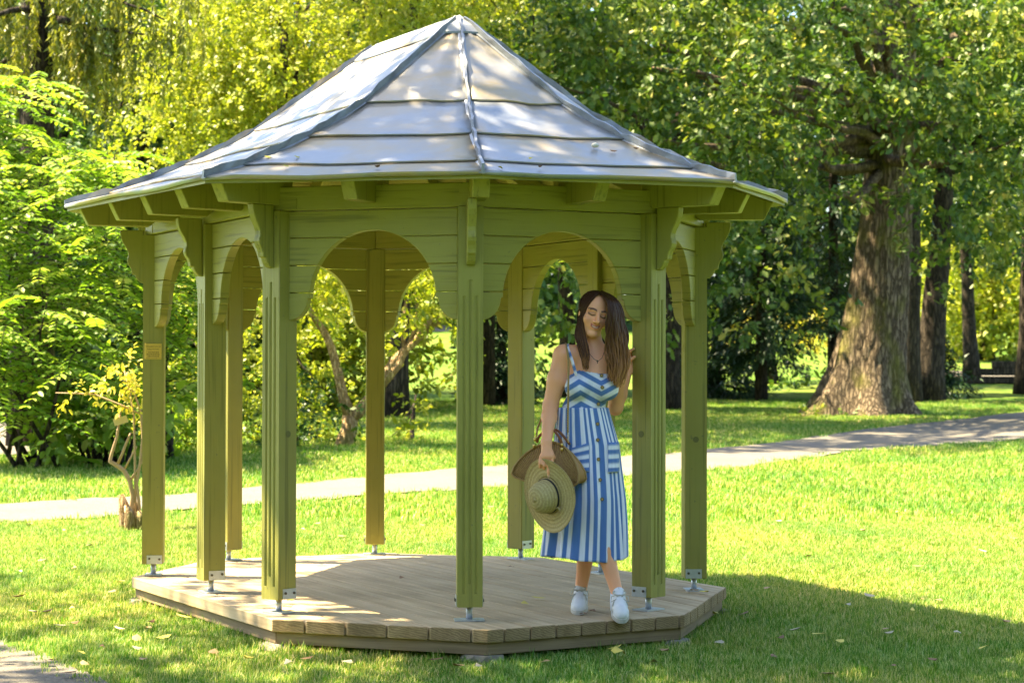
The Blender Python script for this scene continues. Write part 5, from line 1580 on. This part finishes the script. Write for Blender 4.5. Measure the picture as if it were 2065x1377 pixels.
for bpx, bpy_ in ((1214, 757), (1215, 781), (1208, 815), (1206, 855), (1206, 887), (1207, 926), (1210, 967), (1214, 1006)):
    p = Lp(bpx, bpy_, -.09)
    if p[2] > zw - .004:
        sel = bodV[(np.abs(bodV[:, 0] - p[0]) < .012) & (np.abs(bodV[:, 2] - p[2]) < .012)]; yy = sel[:, 1].min() if len(sel) else -.07
    else: yy = skirt_y(p[0], p[2])
    mb = MB(); mb.tube([(0, 0, 0), (0, -.0045, 0)], .0095, 14); o = mb.build('button', m_thr, dress); o.location = (p[0], yy - .003, p[2])
    mb = MB(); mb.tube([(0, -.0046, 0), (0, -.006, 0)], .0068, 12); mb.build('button_face', m_btn, o)

# ---------------- shoes and socks
m_canvas = flat('white_canvas', (.70, .69, .66), .75); m_rub = flat('white_rubber', (.46, .44, .37), .5); m_sock = flat('white_sock', (.70, .73, .80), .85); m_lace = flat('cream_lace', (.46, .43, .34), .8)
def sneaker(heel, toe, ank, label):
    d = np.array(toe) - np.array(heel); L = np.linalg.norm(d); d = d / L
    upv = np.array([0, 0, 1.0]); side = np.cross(d, upv); side /= np.linalg.norm(side); upv = np.cross(side, d)
    R = np.stack([d, side, upv])
    root = empty('sneaker', parent=person); tag(root, label)
    lo = np.minimum(heel, toe) - .09; hi = np.maximum(heel, toe) + [.09, .09, .16]
    Fd = Field(lo, hi, .003)
    w = lambda f, s_, u_: np.array(heel) + d * f * L + side * s_ + upv * u_
    for f0, f1, r0, r1, u0, u1 in ((.12, .45, .034, .034, .050, .050), (.45, .78, .036, .036, .046, .040), (.78, .90, .037, .031, .040, .036)): Fd.cone(w(f0, 0, u0), w(f1, 0, u1), r0, r1, .015)
    Fd.cone(w(.14, 0, .06), w(.17, 0, .098), .033, .031, .015); Fd.cone(w(.30, 0, .075), w(.50, 0, .055), .030, .030, .02)
    V, Q = Fd.nets(); 
    loc = (V - heel) @ R.T
    V = V + np.where(loc[:, 2:3] < .018, (.018 - loc[:, 2:3]), 0) * upv
    o = link('upper', np_mesh('upper', smooth(V, Q, 1, .4), Q), m_canvas, root, smooth=True)
    n = 40; ring = []
    for k in range(n):
        a = 2 * math.pi * k / n; f = .5 - .5 * math.cos(a); wd = .036 * (math.sin(math.pi * min(max(f, .0), 1)) ** .35) * (1 + .12 * math.sin(f * math.pi * 1.2 - .8))
        ring.append((-.008 + f * (L + .016), wd * (1 if math.sin(a) >= 0 else -1) * 1.12))
    mb = MB(); mb.prism(ring, heel, d, side, upv, .026); mb.build('sole', m_rub, root, bevel=.004)
    mb = MB()
    for q in range(4):
        f = .44 + .085 * q; u_ = .083 - .0085 * q
        mb.tube([w(f, -.020, u_ - .003), w(f + .02, 0, u_ + .004), w(f + .01, .020, u_ - .003)], .0032, 5)
        mb.tube([w(f + .02, -.020, u_ - .004), w(f, 0, u_ + .005), w(f + .02, .020, u_ - .004)], .0028, 5)
    for s_ in (-1, 1):
        mb.tube([w(.42, 0, .090), w(.40, .02 * s_, .104), w(.42, .042 * s_, .098), w(.48, .046 * s_, .075), w(.46, .018 * s_, .088), w(.43, 0, .090)], .0028, 5)
        mb.tube([w(.43, 0, .090), w(.50, .030 * s_, .085), w(.58, .040 * s_, .060)], .0026, 5)
    mb.build('laces', m_lace, root, smooth=True)
    mb = MB(); mb.tube([w(.72, -.037, .030), w(.74, -.030, .058), w(.745, 0, .073), w(.74, .030, .058), w(.72, .037, .030)], .002, 5); mb.tube([w(.20, 0, .129)] + [w(.20 + .10 * (1 - math.cos(x_)), .033 * math.sin(x_), .120 - .016 * math.sin(x_ / 2)) for x_ in np.linspace(.3, 5.98, 14)], .003, 5); mb.build('stitching', m_lace, root)
    mb = MB(); mb.tube([np.array(ank) + [0, .006, -.085], np.array(ank) + [0, .006, -.03], np.array(ank) + [0, .003, .006], np.array(ank) + [0, .002, .018]], [.036, .037, .0345, .0335], 20, cap=False); o = mb.build('sock', m_sock, root, smooth=True); o.modifiers.new('s', 'SOLIDIFY').thickness = .003
    return root
sneaker(Lp(1171, 1222, .235), Lp(1166, 1240, .005), ankR, 'white canvas sneaker planted on the deck')
hl = Lp(1246, 1228, -.025); tl = Lp(1254, 1257, -.262)
sneaker(hl, tl, ankL, 'white canvas sneaker stepping over the deck edge')

# ---------------- hair
HV, HFc, HT = [], [], []
def lock(pts, r0, wav, ph, tone0, tone1, n=26, sd=5, flatk=.6):
    P = np.array(pts); f = np.linspace(0, len(P) - 1, n)
    P = np.c_[[np.interp(f, range(len(P)), P[:, i]) for i in range(3)]].T
    for _ in range(4): P[1:-1] = (P[:-2] + 2 * P[1:-1] + P[2:]) / 4
    q = np.linspace(0, 1, n)
    P[:, 0] += wav * q ** 1.2 * np.sin(q * 13 + ph); P[:, 1] += wav * .8 * q ** 1.2 * np.cos(q * 12 + ph * 1.7)
    hq = ((P - HC) @ RH / HS - [0, .014, .034]) / [.072, .092, .080]; nq = np.linalg.norm(hq, axis=1); fq_ = np.where(nq < 1.07, 1.07 / np.maximum(nq, .2), 1.0)
    P = HC + (hq * fq_[:, None] * [.072, .092, .080] + [0, .014, .034]) @ RH.T * HS
    R_ = r0 * (np.clip(q * 6 + .35, 0, 1)) * (1 - .75 * np.clip((q - .55) / .45, 0, 1))
    i0 = sum(len(v) for v in HV)
    tgd = np.gradient(P, axis=0); tgd /= np.linalg.norm(tgd, axis=1)[:, None]
    a = np.cross(tgd, [0, 1, .05]); a /= np.linalg.norm(a, axis=1)[:, None]; b = np.cross(tgd, a)
    ang = np.linspace(0, 2 * math.pi, sd, endpoint=False)
    VV = P[:, None] + R_[:, None, None] * (np.cos(ang)[None, :, None] * a[:, None] + flatk * np.sin(ang)[None, :, None] * b[:, None])
    HV.append(VV.reshape(-1, 3)); HT.append(np.repeat(tone0 + (tone1 - tone0) * q ** 1.6, sd))
    i = np.arange(n * sd).reshape(n, sd); j = np.roll(i, -1, 1)
    HFc.append(i0 + np.c_[i[:-1].ravel(), j[:-1].ravel(), j[1:].ravel(), i[1:].ravel()])
part = h_(-.012, -.052, .112)
crown = h_(0, .03, .125)
def lerp(a, b, s): return np.array(a) * (1 - s) + np.array(b) * s
# view-right curtain: inner (by the face) to outer guide
inn = [part + [.004, 0, 0], Lp(1226, 604, -.045), Lp(1228, 628, -.06), Lp(1224, 648, -.065), Lp(1224, 672, -.062), Lp(1222, 700, -.055), Lp(1226, 735, -.075), Lp(1232, 765, -.085)]
outg = [crown + [.02, .02, -.004], Lp(1243, 600, .03), Lp(1254, 624, .04), Lp(1258, 652, .035), Lp(1264, 680, .03), Lp(1266, 706, .015), Lp(1266, 745, -.015), Lp(1250, 782, -.04)]
for i in range(190):
    s = rnd.random(); dep = rnd.uniform(-.012, .02)
    g = [lerp(a, b, s) + [rnd.gauss(0, .002), dep * (k / 7) - .018 * math.sin(math.pi * s) * min(1, k / 3), 0] for k, (a, b) in enumerate(zip(inn, outg))]
    cut = rnd.uniform(.80, 1.04)
    L_end = g[-1] * 1.0; g[-1] = g[-2] + (L_end - g[-2]) * (cut * 2 - 1.0)
    lock(g, rnd.uniform(.0042, .0078), rnd.uniform(.007, .017), rnd.uniform(0, 6.3), .0 + rnd.random() * .22, .62 + rnd.random() * .38 * (.3 + .7 * s) + .1 * s)  # dyed tips; outer locks paler still, golden light put into their tone
# view-left side: from the part, behind the ear, down onto the chest
inl = [part + [-.004, 0, 0], Lp(1190, 606, -.02), Lp(1181, 622, .0), Lp(1175, 645, .0), Lp(1177, 668, -.005), Lp(1183, 690, -.025), Lp(1189, 716, -.05), Lp(1186, 742, -.058)]
outl = [crown + [-.02, .03, -.004], Lp(1181, 608, .04), Lp(1171, 630, .04), Lp(1165, 655, .04), Lp(1160, 680, .03), Lp(1166, 698, .0), Lp(1170, 715, -.035), Lp(1178, 745, -.055)]
for i in range(85):
    s = rnd.random()
    g = [lerp(a, b, s) + [rnd.gauss(0, .002), rnd.uniform(-.008, .012), 0] for a, b in zip(inl, outl)]
    cut = rnd.uniform(.75, 1.05); g[-1] = g[-2] + (g[-1] - g[-2]) * (cut * 2 - 1)
    lock(g, rnd.uniform(.0035, .0065), rnd.uniform(.002, .007), rnd.uniform(0, 6.3), rnd.random() * .15, .30 + rnd.random() * .4)
# back of the head and behind the neck
for i in range(110):
    a = rnd.uniform(-1, 1)
    top = h_(.05 * a, .05 + .03 * rnd.random(), .105 - .03 * abs(a)); m1 = h_(.058 * a + .012, .098, .0); m2 = h_(.052 * a + .02, .085, -.09)
    e = Lp(1212 + 44 * a, 720 + 25 * rnd.random(), .13 + .02 * rnd.random())
    lock([top, m1, m2, e], rnd.uniform(.006, .010), .006, rnd.uniform(0, 6.3), 0.0, .35 * rnd.random())
# cap hugging the skull
nu, nv = 60, 34; CV = []
for v in np.linspace(0, 1, nv):
    for uu in np.linspace(0, 2 * math.pi, nu, endpoint=False):
        el = math.pi / 2 - v * math.pi * .62; cx_ = .0785 * math.cos(el) * math.cos(uu); cy_ = .099 * math.cos(el) * math.sin(uu); cz_ = .087 * math.sin(el)
        CV.append((cx_, cy_, cz_))
CV = np.array(CV)
hw = np.c_[CV[:, 0], CV[:, 1] + .016, CV[:, 2] + .034]
grow = 1 + .012 * np.sin(np.arctan2(CV[:, 1], CV[:, 0]) * 30)
hw *= grow[:, None]
okc = ~((hw[:, 1] < -.035) & (hw[:, 2] < .103)) & ~((hw[:, 1] < .01) & (hw[:, 2] < .050))
ii = np.arange(nu * nv).reshape(nv, nu); jj = np.roll(ii, -1, 1)
cq = np.c_[ii[:-1].ravel(), jj[:-1].ravel(), jj[1:].ravel(), ii[1:].ravel()]; cq = cq[okc[cq].all(1)]
HFc.append(sum(len(v) for v in HV) + cq); HV.append((hw @ RH.T) * HS + HC); HT.append(np.full(len(hw), .03))
t = NT('brown_hair'); a = t.n('Attribute'); a.attribute_name = 'tone'
c = t.ramp(a.outputs['Fac'], [(0, (.034, .013, .005)), (.35, (.085, .036, .014)), (.7, (.32, .14, .04)), (1, (.62, .33, .10))])
m_hair = t.set(base=c, rough=.45, spec=.16)
t.p.inputs['Anisotropic'].default_value = .5
link('hair', np_mesh('hair', np.concatenate(HV), np.concatenate(HFc), np.concatenate(HT)), m_hair, person, smooth=True)
# necklace
mb = MB(); P = [Lp(1180, 690, .0), Lp(1188, 712, -.035), Lp(1198, 724, -.045), Lp(1206, 728, -.048), Lp(1214, 722, -.042), Lp(1222, 700, -.01)]
mb.tube(P, .0012, 5); mb.tube([Lp(1205, 726, -.052), Lp(1205, 733, -.052)], .002, 5); mb.tube([Lp(1203, 728, -.052), Lp(1207, 728.5, -.052)], .002, 5)
mb.build('necklace', flat('dark_pendant', (.06, .045, .03), .35, .6), person)

# ------------------------------------------------------------------ straw hat held by the brim
def frame_world(v): return np.array([HR[0] * v[0] + HF[0] * v[1], HR[1] * v[0] + HF[1] * v[1], v[2]])
hc = Lp(1106, 999, -.150)
ax3 = np.array([-.66, -.72, -.16]); ax3 /= np.linalg.norm(ax3)            # crown direction
lng = np.array([-.16, -.08, 1.0]); lng -= ax3 * (lng @ ax3); lng /= np.linalg.norm(lng); wid = np.cross(lng, ax3)
t = NT('woven_straw'); a = t.n('Attribute'); a.attribute_name = 'tone'
wv = t.n('TexWave', wave_type='BANDS'); 
mul = t.n('Math', operation='MULTIPLY'); mul.inputs[1].default_value = 340.0; sn_ = t.n('Math', operation='SINE'); t.l(a.outputs['Fac'], mul.inputs[0]); t.l(mul.outputs[0], sn_.inputs[0])
nz = t.noise(t.coord((1, 1, 1)), 120, 3)
c = t.mix(t.ramp(nz, [(.3, 0.0), (.7, 1.0)]), (.44, .33, .13), (.60, .49, .24))
c = t.mix(t.ramp(sn_.outputs[0], [(0.0, .35), (.6, 0.0)]), c, (.30, .21, .07))
t.bump(sn_.outputs[0], .35, .002)
m_straw = t.set(base=c, rough=.7, spec=.25)
hat = empty('sun_hat', tuple(PO + frame_world(hc)), YAW); tag(hat, 'round straw sun hat with a thin black band held upside by the brim', 'hat')
prof = [(0.0, .108), (.02, .1075), (.038, .104), (.055, .096), (.068, .084), (.076, .066), (.080, .045), (.083, .022), (.086, .006), (.092, .000), (.11, -.004), (.135, -.006), (.16, -.006), (.178, -.003), (.184, .000)]
nu = 72; VV = []; tn = []
acc = 0
for i, (r, z) in enumerate(prof):
    if i: acc += math.hypot(r - prof[i - 1][0], z - prof[i - 1][1])
    for k in range(nu):
        a = 2 * math.pi * k / nu
        rr = r * (1 + .03 * math.cos(2 * a)); zz = z
        if r > .09: zz += (r - .09) * (.10 * math.cos(2 * a + .4) + .05 * math.sin(3 * a))
        p = lng * rr * math.cos(a) + wid * rr * math.sin(a) * .93 + ax3 * zz
        VV.append(p); tn.append(acc)
ii = np.arange(len(prof) * nu).reshape(len(prof), nu); jj = np.roll(ii, -1, 1)
fq = np.c_[ii[:-1].ravel(), jj[:-1].ravel(), jj[1:].ravel(), ii[1:].ravel()]
VV = np.array(VV); tn = np.array(tn)
isb = 9 * nu
cr = fq[fq.max(1) < isb + nu]; br = fq[fq.min(1) >= isb]
for nm, f_ in (('crown', cr), ('brim', br)):
    us, inv = np.unique(f_, return_inverse=True)
    o = link(nm, np_mesh(nm, VV[us], inv.reshape(f_.shape), tn[us]), m_straw, hat, smooth=True); o.modifiers.new('t', 'SOLIDIFY').thickness = .003
mb = MB(); bandp = []
for k in range(nu + 1):
    a = 2 * math.pi * k / nu; rr = .0865 * (1 + .03 * math.cos(2 * a)); bandp.append([lng * rr * math.cos(a) + wid * rr * math.sin(a) * .93 + ax3 * zq for zq in (.004, .017)])
Vb = [p for q in bandp for p in q]; mb.add(Vb, [(2 * k, 2 * k + 2, 2 * k + 3, 2 * k + 1) for k in range(nu)])
m_blk = flat('black_ribbon', (.012, .012, .016), .6)
o = mb.build('hat_band', m_blk, hat, smooth=True); o.modifiers.new('t', 'SOLIDIFY').thickness = .002
mb = MB(); q0 = -lng * .062 + wid * -.062 + ax3 * .010
wsgn = 1 if frame_world(wid) @ np.r_[HR, 0] > 0 else -1
q0 = -lng * .06 + wid * wsgn * .066 + ax3 * .012
mb.tube([q0, q0 - lng * .018 + wid * wsgn * .012 + ax3 * .003], [.006, .003], 6); mb.tube([q0, q0 - lng * .004 - wid * wsgn * .022 + ax3 * .006], [.006, .003], 6)
mb.build('bow', flat('straw_bow', (.42, .32, .14), .7), hat)

# ------------------------------------------------------------------ half-moon rattan handbag on a rope strap
t = NT('ribbed_rattan'); uvw = t.n('Attribute'); uvw.attribute_name = 'tone'
mul = t.n('Math', operation='MULTIPLY'); mul.inputs[1].default_value = 300.0; sn_ = t.n('Math', operation='SINE'); t.l(uvw.outputs['Fac'], mul.inputs[0]); t.l(mul.outputs[0], sn_.inputs[0])
nz = t.noise(t.coord((1, 1, 1)), 90, 3)
c = t.mix(t.ramp(nz, [(.3, 0.0), (.7, 1.0)]), (.30, .165, .045), (.46, .28, .085))
c = t.mix(t.ramp(sn_.outputs[0], [(0, .6), (.6, 0.0)]), c, (.15, .075, .02))
t.bump(sn_.outputs[0], .6, .003)
m_rat = t.set(base=c, rough=.55, spec=.35)
bag = empty('handbag', tuple(PO + frame_world(Lp(1110, 940, -.03))), YAW); tag(bag, 'half moon woven tan handbag hanging behind the hat on a rope strap', 'handbag')
b0 = Lp(1110, 940, -.03)
def B(px, py, y): return Lp(px, py, y - .040 - (px - 1110) * .0011) - b0
def Bs(px, py, y): return Lp(px, py, y) - b0
# outline in photo pixels: arc over the top, then slightly bowed bottom
top_arc = [(1032, 955), (1036, 942), (1048, 926), (1062, 913), (1078, 902), (1095, 894), (1112, 891), (1128, 894), (1142, 904), (1153, 918), (1162, 936), (1167, 955), (1166, 972), (1158, 979)]
bot = [(1140, 981), (1110, 984), (1080, 978), (1055, 968), (1038, 962)]
def bag_face(yo, yt):
    pts = []
    for x, y in top_arc + bot:
        f = np.clip((y - 891) / 90, 0, 1); pts.append((x, y, yt + (yo - yt) * f ** .8))
    return pts
fr = bag_face(-.062, -.030); bk = [(x + 17 * np.clip((y - 905) / 70, 0, 1), y - 7 * np.clip((y - 905) / 70, 0, 1), yy) for x, y, yy in bag_face(.012, -.010)]
def panel(pl_, nm, inward):
    c_ = (1112, 945); rows = 7; VV = []; tn = []
    n = len(pl_)
    P = np.array(pl_, float); f = np.linspace(0, n, 97)[:-1]; P = np.c_[[np.interp(f, range(n + 1), np.r_[P[:, i], P[0, i]]) for i in range(3)]].T
    for r in np.linspace(.05, 1, rows):
        for k, q in enumerate(P):
            bul = inward * .012 * (1 - r * r)
            x = c_[0] + (q[0] - c_[0]) * r; y = c_[1] + (q[1] - c_[1]) * r
            yy = (q[2] if r == 1 else np.interp(np.clip((y - 891) / 90, 0, 1), [0, 1], [pl_[6][2], pl_[15][2]])) + bul
            VV.append(B(x, y, yy)); a_ = math.atan2(x - 1112, -(y - 1010)); tn.append(a_ * .6)
    m = len(P); ii = np.arange(rows * m).reshape(rows, m); jj = np.roll(ii, -1, 1)
    o = link(nm, np_mesh(nm, np.array(VV), np.c_[ii[:-1].ravel(), jj[:-1].ravel(), jj[1:].ravel(), ii[1:].ravel()], np.array(tn)), m_rat, bag, smooth=True); o.modifiers.new('t', 'SOLIDIFY').thickness = .004
    mb = MB(); mb.tube([B(*q) for q in P] + [B(*P[0])], .0055, 6, cap=False); mb.build('rim', m_rat2, bag, smooth=True)
m_rat2 = flat('rattan_edge', (.36, .22, .07), .55)
panel(fr, 'front_panel', -1); panel(bk, 'back_panel', 1)
mb = MB(); n = len(fr)
ga = [B(*q) for q in fr]; gb = [B(*q) for q in bk]
idx = list(range(9, n)) + [0]
mid_ = [(np.array(a_) + np.array(b_)) / 2 + [(-.012 if 9 <= i_ <= 13 else 0), 0, (.006 if i_ > 13 else 0)] for i_, (a_, b_) in enumerate(zip(ga, gb))]
for seq, A2, B2 in ((idx, ga, mid_), (idx, mid_, gb)):
    mb.add([A2[i] for i in seq] + [B2[i] for i in seq], [(k, k + 1, k + 1 + len(seq), k + len(seq)) for k in range(len(seq) - 1)])
mb.build('gusset', flat('tan_lining', (.42, .23, .08), .6), bag, smooth=True)
m_lea = flat('brown_leather', (.22, .075, .022), .38); m_gold = flat('brass_fitting', (.70, .50, .16), .3, .9); m_rope = NT('plaited_rope')
wv = m_rope.n('TexWave', wave_type='BANDS', bands_direction='DIAGONAL'); wv.inputs['Scale'].default_value = 55; m_rope.l(m_rope.coord((1, 1, 1)), wv.inputs['Vector']); m_rope.bump(wv.outputs['Fac'], .8, .004)
m_rope = m_rope.set(base=m_rope.mix(wv.outputs['Fac'], (.28, .17, .05), (.50, .34, .12)), rough=.7)
for pts in ([(1083, 892, -.035), (1086, 880, -.04), (1098, 869, -.04), (1112, 866, -.04), (1122, 872, -.04), (1129, 884, -.04), (1134, 897, -.035)], [(1092, 890, .015), (1098, 876, .01), (1112, 866, .01), (1124, 867, .01), (1134, 876, .01), (1143, 888, .01), (1149, 896, .01)]):
    mb = MB(); P = np.array([B(*q) for q in pts]); f = np.linspace(0, len(P) - 1, 24); P = np.c_[[np.interp(f, range(len(P)), P[:, i]) for i in range(3)]].T
    for _ in range(2): P[1:-1] = (P[:-2] + 2 * P[1:-1] + P[2:]) / 4
    mb.tube(P, .0068, 8); mb.build('handle', m_lea, bag, smooth=True)
for q in ((1079, 886, -.045), (1133, 897, -.045), (1133, 906, -.05), (1077, 899, -.05)):
    mb = MB(); c_ = B(*q); mb.tube([c_ + [0, 0, .009], c_ - [0, 0, .009]], [.008, .0055], 8); mb.build('fitting', m_gold, bag, smooth=True)
for pts in ([(1145, 872, -.10), (1145, 840, -.11), (1146, 800, -.11), (1146, 770, -.105), (1147, 735, -.075), (1145, 712, -.03), (1142, 696, .03), (1141, 693, .055)], [(1141, 693, .055), (1139, 700, .11), (1128, 760, .14), (1108, 810, .12), (1092, 845, .03), (1084, 862, -.02), (1082, 876, -.04)]):
    mb = MB(); P = np.array([Bs(*q) for q in pts]); f = np.linspace(0, len(P) - 1, 40); P = np.c_[[np.interp(f, range(len(P)), P[:, i]) for i in range(3)]].T
    for _ in range(4): P[1:-1] = (P[:-2] + 2 * P[1:-1] + P[2:]) / 4
    rr = np.full(40, .0052); 
    mb.tube(P, rr, 8); mb.build('rope_strap', m_rope, bag, smooth=True)
for q0, q1 in (((1145, 872, -.10), (1146, 892, -.10)), ((1082, 876, -.04), (1080, 888, -.05))):
    mb = MB(); a_, b_ = Bs(*q0), Bs(*q1)
    for k in range(5):
        c_ = a_ + (b_ - a_) * (k + .5) / 5; r_ = .0052
        ring = [c_ + [r_ * math.cos(x_) * (1 if k % 2 else .3), r_ * math.cos(x_) * (.3 if k % 2 else 1), r_ * 1.2 * math.sin(x_)] for x_ in np.linspace(0, 2 * math.pi, 11)]
        mb.tube(ring, .0014, 4, cap=False)
    mb.build('chain', m_gold, bag)
